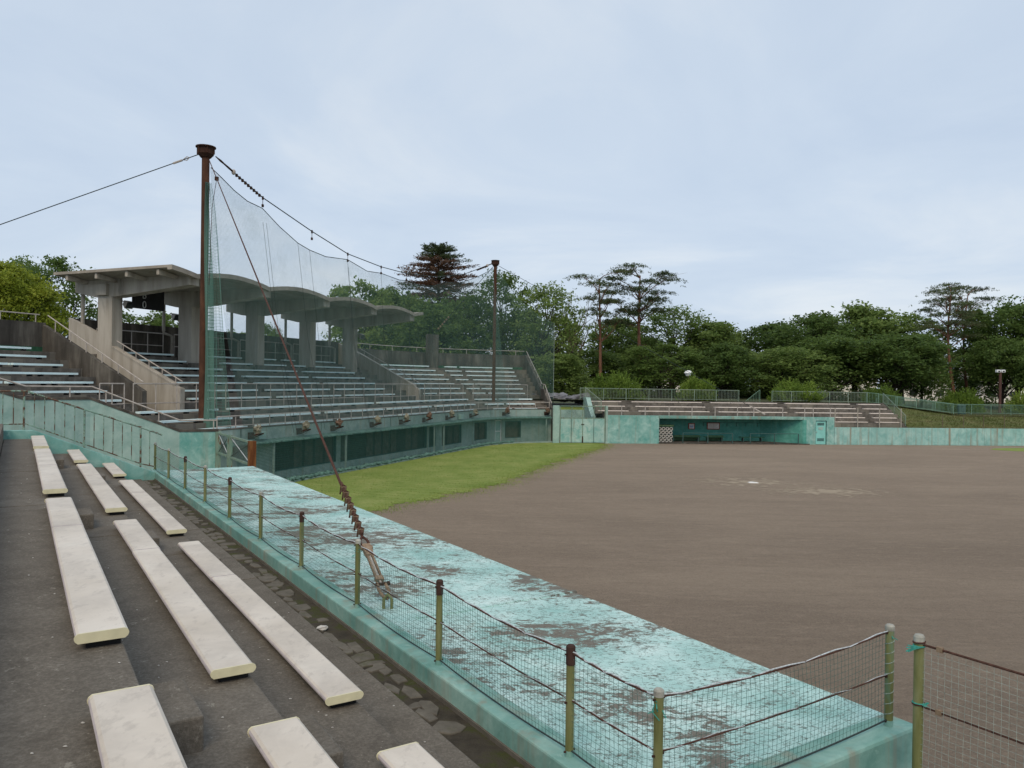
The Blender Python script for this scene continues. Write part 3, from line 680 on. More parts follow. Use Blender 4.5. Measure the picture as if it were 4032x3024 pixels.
    path2 = [near(S, N), near(.55, N), near(-2.2, N)]
    for h, r_ in ((ZT - .075, .010), (ZT - .55, .0085), (1.42, .008)):
        mb = MB(); mb.tube([V(p.x, p.y, h) for p in path2], r_, 6); build(mb, 'cable', 'rust_cable', t2)
        p = path2[0]; mb = MB(); mb.tube([V(p.x + math.cos(a_ * .6) * .042, p.y + math.sin(a_ * .6) * .042, h + .002 * a_) for a_ in range(12)], .007, 5); build(mb, 'cable_loop', 'rust_cable', t2)
        q = near(S - .16, N, h); mb = MB(); mb.box(q, (DN * .022).to_3d(), (NN * .014).to_3d(), (0, 0, .02)); build(mb, 'cable_clip', 'shackle_iron', t2)
    for h, dx_ in ((ZT - .09, -.11), (ZT - .53, .05)):
        p = path2[0]; mb = MB(); rr = random.Random(7)
        for k in range(7): mb.tube([V(p.x, p.y - .04, h), V(p.x + dx_ * .5, p.y - .05, h + rr.uniform(-.01, .02)), V(p.x + dx_ + rr.uniform(-.02, .02), p.y - .05, h + rr.uniform(-.035, .02))], .005, 4)
        mb.tube([V(p.x + math.cos(a_ * .6) * .041, p.y + math.sin(a_ * .6) * .041, h) for a_ in range(12)], .006, 5); build(mb, 'knotted_cord', 'cord_green', t2)
    mb = net_strands([Vector((p.x, p.y)) for p in path2], lambda d: (1.42, ZT - .08), .05, .05, .0013, seed=6); build(mb, 'netting', 'twine_pale', t2, kind='stuff')
near_fence()

def stair_parapet():
    S = 24.62; t = empty('stair_parapet', near(S, 1, 2), 'sloping teal parapet at the terrace end, its rusty green railing on top', 'parapet')
    prof = [(3.42, 2.50), (.37, 3.80), (-4, 3.84), (-4, 0), (3.42, 0)]
    mb = MB(); mb.prism([near(S, n, z) for n, z in prof], (DN * .22).to_3d()); build(mb, 'wall', 'teal_wall', t, bevel=.01)
    S2 = S + .11
    rail = [(3.62, 3.58), (3.05, 3.82), (.22, 4.86), (-4, 4.86)]; low = [(3.42, 2.66), (3.05, 2.76), (.22, 3.97), (-4, 3.97)]
    mb = MB(); mb.tube([near(S2, n, z) for n, z in rail], .026, 8); build(mb, 'top_rail', 'railing_green', t)
    mb = MB(); mb.tube([near(S2, n, z) for n, z in low], .018, 6); build(mb, 'bottom_rail', 'railing_green', t)
    def ip(p, n):
        for (a, za), (b, zb) in zip(p, p[1:]):
            if b <= n <= a: return za + (zb - za) * (a - n) / (a - b)
        return p[0][1]
    n = 3.28; i = 0
    while n > -1.2:
        big = i % 6 == 1; mb = MB(); zt, zl = ip(rail, n), (ip(low, n) if not big else ip([(3.42, 2.5), (.37, 3.8), (-4, 3.84)], n) - .03)
        mb.tube([near(S2, n, zl), near(S2, n, zt)], .028 if big else .013, 8 if big else 6); build(mb, 'post' if big else 'baluster', 'railing_green', t); n -= .24; i += 1
stair_parapet()

def guy_and_poles():
    P1 = V(-14.72, 36.78); P2 = V(-1.59, 67.11)
    def pole(p, z0, z1, r_, lab):
        t = empty('steel_pole', (p.x, p.y, z0), lab, 'pole', 'rusty poles carrying the backstop net')
        mb = MB(); mb.lathe((p.x, p.y, 0), [(r_, z0), (r_, 7.4), (r_ * .97, 7.42), (r_ * .95, z1 - .5)], 20); build(mb, 'shaft', 'rust', t, smooth=False)
        mb = MB(); mb.lathe((p.x, p.y, 0), [(r_ * 1.3, z1 - .52), (r_ * 2.0, z1 - .36), (r_ * 2.05, z1 - .07), (r_ * 2.5, z1 - .05), (r_ * 2.5, z1)], 18); hd = build(mb, 'head', 'rust_dark', t)
        mb = MB()
        for k in range(6):
            a = k * 1.047; mb.box(V(p.x + math.cos(a) * r_ * 2.05, p.y + math.sin(a) * r_ * 2.05, z1 - .21), (math.cos(a) * .05, math.sin(a) * .05, 0), (-math.sin(a) * .012, math.cos(a) * .012, 0), (0, 0, .15))
        build(mb, 'gusset', 'rust', hd); return t
    pole(P1, 2.8, 16.25, .185, 'tall rusty steel pole at the guy cable to the near dugout')
    pole(P2, 2.8, 15.75, .145, 'tall rusty steel pole before the open right wing of the grandstand')
    main = [(.019, 15.96), (.119, 14.71), (.242, 13.69), (.347, 12.95), (.459, 12.68), (.555, 12.66), (.685, 12.98), (.822, 13.79), (.926, 14.82), (.987, 15.45)]
    def on(tt, z, off=0.0):
        p = P1.lerp(P2, tt) - B0 * off; return V(p.x, p.y, z)
    c = empty('suspension_cable', on(.02, 15.9), 'slack steel cable strung between the two rusty poles', 'cable')
    mb = MB(); mb.tube([on(a, z) for a, z in main], .028, 6); build(mb, 'rope', 'rope_dark', c)
    for ends in (main[:2], main[:-3:-1]):
        a, b = on(*ends[0]), on(*ends[1]); d = (b - a).normalized()
        for k in range(9):
            q = a + d * (1.5 + k * .22); mb = MB(); mb.box(q - Vector((0, 0, .03)), d * .03, (.05, 0, 0), (0, 0, .07)); build(mb, 'cable_clip', 'rust_dark', c)
        mb = MB(); mb.tube([a + d * .1, a + d * .35, a + d * .6, a + d * .9, a + d * 1.2], [.03, .055, .04, .05, .05], 6); build(mb, 'shackle', 'rust_dark', c)
        mb = MB(); mb.blob(a + d * 1.28, .11, .11, .14, 1, 0, 8, 6); build(mb, 'thimble', 'galvanised', c)
    for a, z in ((.119, 14.71), (.242, 13.69), (.347, 12.95), (.459, 12.68), (.555, 12.66), (.685, 12.98)):
        mb = MB(); p = on(a, z); mb.box(p - V(0, 0, .02), (.04, 0, 0), (0, .04, 0), (0, 0, .09)); mb.tube([p, p - V(0, 0, .38)], .016, 5); mb.box(p - V(0, 0, .42), (.05, 0, 0), (0, .05, 0), (0, 0, .07)); build(mb, 'pulley', 'rust_dark', c)
    # the net
    rope = [(.010, 15.35), (.030, 15.05), (.056, 14.62), (.085, 14.28), (.118, 14.15), (.159, 13.44), (.205, 12.82), (.236, 12.60), (.281, 12.45), (.346, 12.60), (.41, 12.18), (.459, 12.26), (.528, 12.1), (.564, 12.2), (.613, 12.05), (.67, 12.25), (.728, 12.75), (.80, 13.0), (.873, 13.65), (.94, 14.4), (.985, 15.0)]
    nt = empty('backstop_net', on(.5, 2.9), 'huge green backstop net hanging between the rusty poles', 'net')
    mb = MB(); mb.tube([on(a, z) for a, z in rope], .022, 5); build(mb, 'head_rope', 'rope_dark', nt)
    def net_sheet(name, mat, cols, par):         # cols: list of lists of points; uv in metres
        mb = MB(); uv = []; nr = len(cols[0]); d = 0
        for i, cl in enumerate(cols):
            if i: d += (cl[-1] - cols[i - 1][-1]).xy.length
            for p in cl: mb.v.append(tuple(p)); uv.append((d, p.z))
        for i in range(len(cols) - 1):
            for j in range(nr - 1): mb.f.append((i * nr + j, (i + 1) * nr + j, (i + 1) * nr + j + 1, i * nr + j + 1))
        o = build(mb, name, mat, par, smooth=True); l = o.data.uv_layers.new(name='UVMap')
        for lp in o.data.loops: l.data[lp.index].uv = uv[lp.vertex_index]
        return o
    cols = []
    for i in range(len(rope) - 1):
        for k in range(3):
            f = k / 3; a = rope[i][0] + (rope[i + 1][0] - rope[i][0]) * f; z = rope[i][1] + (rope[i + 1][1] - rope[i][1]) * f
            u = -14.5 + 32.3 * a; b = grand(u, -.55, 2.15); top = on(a, z)
            cols.append([b.lerp(top, j / 10) + Vector((0, 0, 0)) + (B0 * (.35 * math.sin(j / 10 * math.pi) + .05 * math.sin(a * 90))).to_3d() for j in range(11)])
    cols.append([grand(17.6, -.55, 2.15).lerp(on(.985, 15.0), j / 10) for j in range(11)])
    net_sheet('netting', 'net_high', cols, nt)
    low = [[grand(u, -.62 + .05 * math.sin(u * 3), z) for z in (.02, .7, 1.4, 2.14)] for u in [-15 + i * .75 for i in range(50)]]
    net_sheet('lower_netting', 'net_low', low, nt)
    for a in (.12, .128, .205, .236, .346, .349, .459, .564, .67, .80):
        z = [rz for ra, rz in rope if ra >= a][0]; u = -14.5 + 32.3 * a; mb = MB(); mb.tube([on(a, z), grand(u, .7, 7.5), grand(u, -.5, 2.5)], .009, 4); build(mb, 'hoist_line', 'rope_dark', nt)
    # gathered edge of net along the first pole, and the wing net beyond the second
    cols = []
    for i in range(7):
        f = i / 6; cl = []
        for j in range(15):
            g = j / 14; z = 2.6 + 11.9 * g; w = .12 + 1.15 * (1 - g) ** .8; x = P1.x + .15 + f * w
            cl.append(V(x, P1.y - .3 + .16 * math.sin(f * 9 + j * .4), z))
        cols.append(cl)
    net_sheet('gathered_netting', 'net_bunched', cols[:4], nt); net_sheet('gathered_netting', 'net_wing', [[p + V(.05, .12, 0) for p in c_] for c_ in cols], nt)
    W = V(3.9, 72.5); cols = []
    for i in range(9):
        f = i / 8; p = P2.lerp(W, f); zt = 15.2 - 4.4 * f - .8 * math.sin(math.pi * f)
        cols.append([V(p.x, p.y, 3.2 + (zt - 3.2) * j / 6) for j in range(7)])
    net_sheet('wing_netting', 'net_high', cols, nt)
    mb = MB(); mb.tube([cols[-1][0], cols[-1][3], cols[-1][6]], .02, 5); build(mb, 'edge_rope', 'twine_pale', nt)
    # guy cables
    def guy(a, b, r_, lab, mat, n=2):
        g = empty('guy_cable', b, lab, 'cable'); mb = MB(); mb.tube([a.lerp(b, i / n) for i in range(n + 1)], r_, 7); build(mb, 'rope', mat, g); return g
    top = V(P1.x + .25, P1.y - .2, 15.55); anc = near(8.99, 3.95, 2.55); d = (anc - top).normalized()
    g = guy(top, anc - d * 1.36, .021, 'thick rusty guy cable with clips and turnbuckle anchored on the dugout roof', 'rust_cable')
    side = d.cross(Vector((0, 0, 1))).normalized(); upn = side.cross(d).normalized()
    mb = MB(); mb.tube([anc - d * 2.8 + upn * .045, anc - d * 1.4 + upn * .045], .019, 6); build(mb, 'rope_tail', 'rust_cable', g)
    for k in range(8):
        q = anc - d * (2.65 - k * .165); mb = MB(); mb.box(q + upn * .02, d * .022, side * .042, upn * .046); build(mb, 'cable_clip', 'shackle_iron', g)
        mb = MB(); mb.tube([q - side * .04 - upn * .07, q - side * .04 + upn * .06, q + upn * .09, q + side * .04 + upn * .06, q + side * .04 - upn * .07], .012, 5); build(mb, 'clip_bolt', 'rust', g)
    s0 = anc - d * 1.4
    mb = MB()
    for sg in (-1, 1): mb.tube([s0, s0 + d * .1 + side * .05 * sg, s0 + d * .24 + side * .055 * sg], .018, 6)
    build(mb, 'cable_eye', 'rust_cable', g)
    mb = MB(); mb.box(s0 + d * .32, d * .10, side * .06, upn * .04); mb.box(s0 + d * .28, d * .03, side * .085, upn * .025); build(mb, 'shackle', 'shackle_iron', g, bevel=.012)
    mb = MB()
    for sg in (-1, 1): mb.bar(s0 + d * .42 + side * .035 * sg, s0 + d * .98 + side * .035 * sg, .028, .045)
    mb.box(s0 + d * .44, d * .03, side * .055, upn * .032); mb.box(s0 + d * .97, d * .04, side * .055, upn * .032); build(mb, 'turnbuckle', 'shackle_iron', g, bevel=.008)
    mb = MB(); mb.tube([s0 + d * .44, s0 + d * 1.06], .013, 6); build(mb, 'threaded_rod', 'galvanised', g)
    mb = MB(); c0 = s0 + d * 1.2; mb.tube([c0 - d * .14 + side * .05, c0 + side * .062, c0 + d * .13 + side * .04, c0 + d * .18, c0 + d * .13 - side * .04, c0 - side * .062, c0 - d * .14 - side * .05], .022, 7); build(mb, 'shackle', 'shackle_iron', g)
    mb = MB(); mb.tube([c0 - d * .12 - side * .08, c0 - d * .12 + side * .08], .022, 8); mb.tube([c0 - d * .12 - side * .08, c0 - d * .12 - side * .11], .034, 6); build(mb, 'pin', 'rust_dark', g)
    q = anc; mb = MB(); mb.tube([V(q.x - .05, q.y, 2.43), V(q.x - .05, q.y, 2.56), V(q.x, q.y, 2.62), V(q.x + .05, q.y, 2.56), V(q.x + .05, q.y, 2.43)], .02, 7); build(mb, 'anchor_eye', 'olive_post', g)
    # cable clamp part-way up with a hanging line
    q = top.lerp(anc, .14); mb = MB(); mb.box(q, (.07, 0, 0), (0, .05, 0), (0, 0, .08)); mb.tube([q, q + V(-.22, .1, -1.2), q + V(-.35, .2, -4.5)], .012, 4); build(mb, 'line_clamp', 'rust_dark', g)
    lp = V(-30.6, 35.4, 9.55)
    g = guy(V(P1.x - .3, P1.y, 15.9), lp, .022, 'steel guy cable running back from the net pole over the roofless left wing', 'rope_dark')
    dd = (lp - V(P1.x - .3, P1.y, 15.9)).normalized(); a = V(P1.x - .3, P1.y, 15.9)
    mb = MB(); mb.tube([a + dd * .5, a + dd * .62 + V(0, 0, .09), a + dd * .85, a + dd * .62 - V(0, 0, .09), a + dd * .5], .022, 5); mb.tube([a + dd * .85, a + dd * 1.3], .05, 6); build(mb, 'thimble', 'galvanised', g)
    o = MB(); o.box(V(-30.6, 35.4, 6), (.3, 0, 0), (0, .45, 0), (0, 0, 3.6)); pr_ = build(o, 'anchor_pier', 'stained_concrete', loc=(-30.6, 35.4, 2.4)); tag(pr_, 'dark concrete anchor pier behind the left wing of the grandstand', 'pier')
    g = guy(V(P2.x + .25, P2.y, 15.3), far(14.4, .45, 2.62), .020, 'thin guy cable from the pole down to the far dugout roof', 'rope_dark')
    a, b = V(P2.x + .25, P2.y, 15.3), far(14.4, .45, 2.62); dd = (b - a).normalized(); mb = MB(); mb.tube([b - dd * 1.6, b - dd * 1.4, b - dd * .3, b], [.03, .07, .07, .09], 6); build(mb, 'turnbuckle', 'galvanised', g)
    pb = grand(17.48, 10.2, 9.55); g = guy(V(P2.x - .2, P2.y, 15.2), pb, .022, 'steel guy cable from the pole to the concrete pier of the right wing', 'rope_dark')
    a = V(P2.x - .2, P2.y, 15.2); dd = (pb - a).normalized()
    for k in range(6):
        q = pb - dd * (1.0 + k * .35); mb = MB(); mb.box(q, dd * .06, (.05, 0, 0), (0, 0, .07)); build(mb, 'cable_clip', 'shackle_iron', g)
guy_and_poles()

# ================================================================== GRANDSTAND
def upath(u0, u1, step=.9):
    us = [u0]
    if u0 < U1: 
        k = max(1, int((min(u1, U1) - u0) / 6)); us = [u0 + (min(u1, U1) - u0) * i / k for i in range(k + 1)]
    if u1 > U1:
        a = max(u0, U1); k = max(1, int((u1 - a) / step)); us += [a + (u1 - a) * i / k for i in range(1, k + 1)]
    return us
def sweep(mb, u0, u1, prof, u0_of=None):       # prof: (r, z) closed, swept along the front
    rings = []
    us = upath(u0, u1)
    for i, u in enumerate(us):
        rings.append([grand((u0_of(r_) if (i == 0 and u0_of) else u), r_, z) for r_, z in prof])
    mb.loft(rings); return mb
def rect(r0, r1, z0, z1): return [(r0, z0), (r1, z0), (r1, z1), (r0, z1)]
WQ = [(-1.5, -14.7), (-.33, -15.85), (.86, -16.95), (3.34, -19.4), (4.28, -21.7), (6.7, -26.3), (12, -36)]
def UL(r_):                                    # slanting left end of the stand
    for (a, ua), (b, ub) in zip(WQ, WQ[1:]):
        if a <= r_ <= b: return ua + (ub - ua) * (r_ - a) / (b - a) + .42
    return -14.3
UE = 22.2
def vband(mb, u, th, prof):                    # wall across the stand: profile (r, z), thickness along u
    mb.prism([grand(u, r_, z) for r_, z in prof], grand(u + th, prof[0][0]) - grand(u, prof[0][0])); return mb

def grandstand():
    t = empty('grandstand', grand(-1.2, 2, 0), 'old concrete grandstand with a wavy shell roof on five columns', 'grandstand')
    # treads
    for k in range(10):
        r0 = (rk(k) - .24) if k else .26; r1 = (rk(k + 1) - .24) if k < 9 else 11.5; z = zk(k) - .19
        for a_, b_ in (((UL(r0), -15.8), (-13.76, UE)) if k > 2 else ((UL(r0), UE),)):
            mb = MB(); sweep(mb, a_, b_, rect(r0, r1 - .003, z - .62, z)); build(mb, 'tread', 'grand_tread', t)
    # half steps in the aisles
    aisles_up = [-5.9, 1.38, 9.6, 12.4, 17.4]; aisles_low = [-12.3, -4.98, 2.36, 9.7, 16.4]
    for us, ks in ((aisles_up, range(3, 9)), (aisles_low, range(0, 2))):
        for u in us:
            for k in ks:
                z = zk(k) - .19; r0 = rk(k + 1) - .24; mb = MB(); sweep(mb, u - .42, u + .42, rect(r0 - .32, r0 - .004, z - .01, z + .2)); build(mb, 'step_block', 'grand_tread', t)
    for u in aisles_up[:3] + [12.4]:
        for i, (r0, z) in enumerate(((rk(3) - .56, zk(2) - .19),)):
            mb = MB(); sweep(mb, u - .42, u + .42, rect(r0, r0 + .318, z - .01, z + .24)); build(mb, 'step_block', 'grand_tread', t)
    # front wall, with real window openings
    WINS = [(-11.7, -6.05, .55, 2.05), (-5.62, 5.15, .5, 2.05), (5.46, 6.55, .5, 1.95), (7.5, 10.95, .46, 1.9), (13.4, 15.42, .45, 1.88), (17.66, 19.36, .42, 1.86)]
    DOOR = (16.48, 17.24, .02, 1.98)
    fw = MB(); sweep(fw, -15.3, UE, rect(0, .25, 2.10, 2.85), None); front = build(fw, 'front_wall', 'teal_front', t)
    mb = MB(); sweep(mb, -15.3, UE, rect(-.02, .30, 2.852, 2.90)); build(mb, 'parapet_cap', 'stained_concrete', t)
    edges = [-15.3]; 
    for a, b, z0, z1 in sorted(WINS + [DOOR]): edges += [a, b]
    edges.append(UE)
    for i in range(0, len(edges), 2):
        mb = MB(); sweep(mb, edges[i], edges[i + 1], rect(0, .25, 0, 2.099)); build(mb, 'wall_pier', 'teal_front', front)
    for wi, (a, b, z0, z1) in enumerate(WINS):
        mb = MB(); sweep(mb, a + .002, b - .002, rect(.002, .25, 0, z0)); build(mb, 'wall_apron', 'teal_front', front)
        if z1 < 2.09:
            mb = MB(); sweep(mb, a + .002, b - .002, rect(.003, .25, z1, 2.098)); build(mb, 'wall_head', 'teal_front', front)
        mb = MB(); sweep(mb, a, b, rect(.20, .24, z0, z1)); w = build(mb, 'window', 'pane_dark', t)
        n = max(1, int((b - a) / .9)); rnd = random.Random(wi)
        for i in range(n):
            if rnd.random() < .7:
                p0 = a + (b - a) * (i + .12) / n; p1 = a + (b - a) * (i + .85) / n; mb = MB(); sweep(mb, p0, p1, rect(.165, .195, z0 + .02, z1 - .05)); build(mb, 'curtain', 'curtain', w)
        mb = MB(); bar_mat = 'wire_brown' if wi >= 4 else 'wire_grey'
        nb = int((b - a) / .11)
        for i in range(nb + 1):
            u = a + (b - a) * i / nb; mb.bar(grand(u, .09, z0), grand(u, .09, z1), .012, .012)
        nh = int((z1 - z0) / .11)
        for i in range(nh + 1):
            us = upath(a, b, .5); z = z0 + (z1 - z0) * i / nh; mb.tube([grand(u, .09, z) for u in us], .007, 4, False)
        build(mb, 'grille', bar_mat, w, kind='stuff')
        mb = MB()
        for z in (z0, z1 - .05): sweep(mb, a, b, rect(.02, .14, z, z + .05))
        mb.bar(grand(a + .02, .08, z0 + .051), grand(a + .02, .08, z1 - .051), .05, .12); mb.bar(grand(b - .02, .08, z0 + .051), grand(b - .02, .08, z1 - .051), .05, .12); build(mb, 'frame', 'frame_dark', w)
    a, b, z0, z1 = DOOR
    mb = MB(); sweep(mb, a + .05, b - .05, rect(.1, .16, z0, z1 - .06)); d = build(mb, 'door', 'teal_pale', t)
    mb = MB()
    for p, q in (((a + .03, z0), (a + .03, z1)), ((b - .03, z0), (b - .03, z1)), ((a, z1 - .03), (b, z1 - .03)), ((a, 1.05), (b, 1.05)), ((a, z0 + .03), (b, z0 + .03))): mb.bar(grand(p[0], .04, p[1]), grand(q[0], .04, q[1]), .06, .06)
    build(mb, 'door_frame', 'lamp_white', d)
    mb = MB(); sweep(mb, a + .002, b - .002, rect(.003, .25, z1, 2.098)); build(mb, 'wall_head', 'teal_front', front)
    # ledge with its lumpy folded net, posts carrying it, kerb at the foot
    mb = MB(); sweep(mb, -15.3, UE - .1, [(-.62, 2.10), (-.003, 2.12), (-.003, 2.26), (-.62, 2.18)]); build(mb, 'ledge', 'net_fold', t)
    for u in (-12.2, -5.83, 5.3, 6.8, 21.6):
        mb = MB(); mb.bar(grand(u, -.5, .1), grand(u, -.5, 2.1), .11, .11); build(mb, 'ledge_post', 'teal_front', t)
    mb = MB(); sweep(mb, -15.3, UE, rect(-.75, -.02, 0, .10)); build(mb, 'foot_kerb', 'teal_front', t)
    rnd = random.Random(21); mb = MB()
    for i in range(170):
        u = -14 + 32 * i / 170; mb.blob(grand(u, -.66 + rnd.uniform(-.05, .05), .16 + rnd.uniform(-.03, .05)), .2, .12, rnd.uniform(.06, .13), i, .4, 6, 4)
    build(mb, 'folded_net', 'net_fold', t, kind='stuff')
    # panel joints with rubber strips
    for u in (-14.0, -7.55, .0, 10.2, 15.9):
        mb = MB(); mb.bar(grand(u, -.01, 2.27), grand(u, -.01, 2.849), .05, .02); build(mb, 'joint_strip', 'frame_dark', t)
    for u in (-12.7, 10.6):
        mb = MB(); mb.box(grand(u, -.12, 2.48), (T0 * .28).to_3d(), (B0 * .11).to_3d(), (0, 0, .18)); build(mb, 'junction_box', 'teal_pale', t, bevel=.01)
    # back walls
    mb = MB(); sweep(mb, -30, -15.85, rect(10.62, 10.9, 5.5, 7.90)); build(mb, 'back_wall', 'stained_concrete', t)
    mb = MB(); sweep(mb, -13.5, 11.3, rect(11.5, 11.75, 5.0, 8.33)); build(mb, 'back_wall', 'stained_concrete', t)
    mb = MB(); sweep(mb, 11.4, UE, rect(10.62, 10.9, 5.5, 7.90)); build(mb, 'back_wall', 'stained_concrete', t)
    for u0, u1 in ((-30, -15.9), (12.9, UE - .1)):
        mb = MB(); sweep(mb, u0, u1, rect(10.585, 10.617, zk(9) - .188, zk(9) + .07)); build(mb, 'painted_skirting', 'bench_green', t)
    mb = MB(); mb.prism([grand(17.2, 10.1, 5.6), grand(17.76, 10.1, 5.6), grand(17.74, 10.58, 5.6), grand(17.22, 10.58, 5.6)], (0, 0, 4.0)); build(mb, 'anchor_pier', 'stained_concrete', t)
    # stair walls and parapets running up the slope
    mb = MB(); vband(mb, -16.05, .26, [(4.0, 3.0), (10.6, 3.0), (10.6, 7.78), (10.1, 7.55), (4.3, 4.75), (4.0, 4.60)]); build(mb, 'stair_wall', 'stained_concrete', t)
    mb = MB(); vband(mb, -13.77, .30, [(3.95, 3.0), (8.54, 3.0), (8.54, 6.76), (4.2, 4.78), (3.95, 4.72)]); build(mb, 'stair_parapet', 'pale_concrete', t)
    mb = MB(); vband(mb, -13.80, .34, [(4.3, 4.835), (8.53, 6.765), (8.53, 6.84), (4.3, 4.91)]); build(mb, 'parapet_cap', 'pale_concrete', t)
    mb = MB(); vband(mb, -13.70, .25, [(9.56, 3.0), (11.7, 3.0), (11.7, 8.35), (9.56, 7.5)]); build(mb, 'side_wall', 'pale_concrete', t)
    mb = MB(); vband(mb, 11.37, .30, [(4.0, 3.4), (10.0, 6.2), (10.0, 7.52), (4.35, 4.72), (4.0, 4.50)]); build(mb, 'stair_parapet', 'pale_concrete', t)
    mb = MB(); vband(mb, 11.34, .36, [(4.4, 4.75), (10.0, 7.53), (10.0, 7.63), (4.4, 4.85)]); build(mb, 'parapet_cap', 'pale_concrete', t)
    mb = MB(); vband(mb, 11.2, .25, [(9.55, 6.2), (11.7, 6.2), (11.7, 8.33), (9.55, 7.4)]); build(mb, 'side_wall', 'pale_concrete', t)
    mb = MB(); vband(mb, UE, .25, [(-.1, 0), (10.9, 3), (10.9, 7.92), (10.3, 7.92), (3.9, 4.62), (2.9, 4.60), (.4, 3.02), (-.1, 2.98)]); build(mb, 'end_wall', 'stained_concrete', t)
    # left end wall, pale teal under a dark coping
    q = [(V(-13.2, 34.8), 2.85), (V(-14.7, 34.2), 2.85), (V(-17.9, 32.8), 4.27), (V(-19.6, 31.0), 4.28), (V(-23.5, 27.6), 6.1), (V(-27.5, 24.6), 7.6)]
    for i in range(len(q) - 1):
        (a, za), (b, zb) = q[i], q[i + 1]; d = (b - a).normalized(); nrm = V(-d.y, d.x) * -.25      # thickness away from the camera
        w = MB(); w.hexa([V(a.x, a.y, 0), V(b.x, b.y, 0), V(b.x + nrm.x, b.y + nrm.y, 0), V(a.x + nrm.x, a.y + nrm.y, 0)], [V(a.x, a.y, za), V(b.x, b.y, zb), V(b.x + nrm.x, b.y + nrm.y, zb), V(a.x + nrm.x, a.y + nrm.y, za)]); build(w, 'end_wall', 'teal_wall' if i < 1 else 'teal_pale', t)
        o = V(-nrm.x, -nrm.y) * .12
        w = MB(); w.hexa([V(a.x + o.x, a.y + o.y, za + .003), V(b.x + o.x, b.y + o.y, zb + .003), V(b.x + nrm.x * 1.2, b.y + nrm.y * 1.2, zb + .003), V(a.x + nrm.x * 1.2, a.y + nrm.y * 1.2, za + .003)], [V(a.x + o.x, a.y + o.y, za + .11), V(b.x + o.x, b.y + o.y, zb + .11), V(b.x + nrm.x * 1.2, b.y + nrm.y * 1.2, zb + .11), V(a.x + nrm.x * 1.2, a.y + nrm.y * 1.2, za + .11)]); build(w, 'coping', 'stained_concrete', t)
    # columns, beams, roof shells
    UC = [-13.78, -8.27, -2.46, 3.23, 8.81]; CW = .68
    for u in UC:
        mb = MB(); mb.prism([grand(u, 8.55, 3.9), grand(u + CW, 8.55, 3.9), grand(u + CW, 9.54, 3.9), grand(u, 9.54, 3.9)], (0, 0, 5.5)); build(mb, 'column', 'pale_concrete', t, bevel=.03)
        mb = MB(); vband(mb, u - .003, CW + .006, [(3.47, 9.83), (8.3, 9.38), (9.75, 9.38), (11.17, 9.66), (11.17, 10.34), (3.47, 10.34)]); bm = build(mb, 'beam', 'pale_concrete', t, bevel=.02)
    mb = MB(); vband(mb, -13.98, .2, [(8.75, 9.46), (9.5, 9.46), (9.5, 10.05), (8.75, 10.05)]); build(mb, 'beam_box', 'pale_concrete', t, bevel=.02)
    def ztop(u):
        c0 = [x + CW / 2 for x in UC]
        if u < c0[0]: f = (c0[0] - u) / 5.65
        elif u > c0[-1]: f = (u - c0[-1]) / 5.65
        else:
            for a, b in zip(c0, c0[1:]):
                if a <= u <= b: f = (u - a) / (b - a)
        return 10.43 + .30 * math.sin(math.pi * min(max(f, 0), 1)) ** .9
    c0 = [x + CW / 2 for x in UC]; spans = [(-15.1, c0[0])] + list(zip(c0, c0[1:])) + [(c0[-1], 10.55)]
    for a, b in spans:
        n = 10; mb = MB(); rings = []
        for i in range(n + 1):
            u = a + (b - a) * i / n + (.003 if i == 0 else -.003 if i == n else 0); z = ztop(u)
            rings.append([grand(u, 3.25, z - .03), grand(u, 11.1, z - .12), grand(u, 11.1, z - .26), grand(u, 3.55, z - .16), grand(u, 3.53, z - .26), grand(u, 3.25, z - .26)])
        mb.loft(rings); build(mb, 'roof_shell', 'shell_concrete', t)
    for r_ in (4.15, 6.17, 8.18, 10.2):        # ribs under the cantilevered ends
        for a, b in ((-15.0, -13.8), (9.5, 10.45)):
            mb = MB(); za, zb = ztop(a) - .19 - (r_ - 3.5) * .012, ztop(b) - .19 - (r_ - 3.5) * .012
            mb.prism([grand(a, r_, za), grand(b, r_, zb), grand(b, r_, zb - .16), grand(a, r_, za - .26)] if a < 0 else [grand(a, r_, za), grand(b, r_, zb), grand(b, r_, zb - .26), grand(a, r_, za - .16)], (B0 * .16).to_3d()); build(mb, 'roof_rib', 'pale_concrete', t)
    for u in UC:
        mb = MB(); mb.tube([grand(u + .3, 10.95, 9.68), grand(u + .3, 10.95, 8.0)], .10, 8); build(mb, 'drainpipe', 'grey_pipe', t)
        mb = MB(); mb.tube([grand(u + .3, 10.95, 8.01), grand(u + .3, 10.95, 7.88), grand(u + .75, 10.75, 7.72), grand(u + .75, 10.75, 6.5)], .085, 8); build(mb, 'drainpipe', 'grey_pipe', t)
    # base plinths under columns
    for u in UC[1:4]:
        mb = MB(); mb.prism([grand(u - .25, 8.3, 5.6), grand(u + CW + .25, 8.3, 5.6), grand(u + CW + .25, 8.52, 5.6), grand(u - .25, 8.52, 5.6)], (0, 0, .5)); build(mb, 'plinth', 'grand_tread', t)
grandstand()

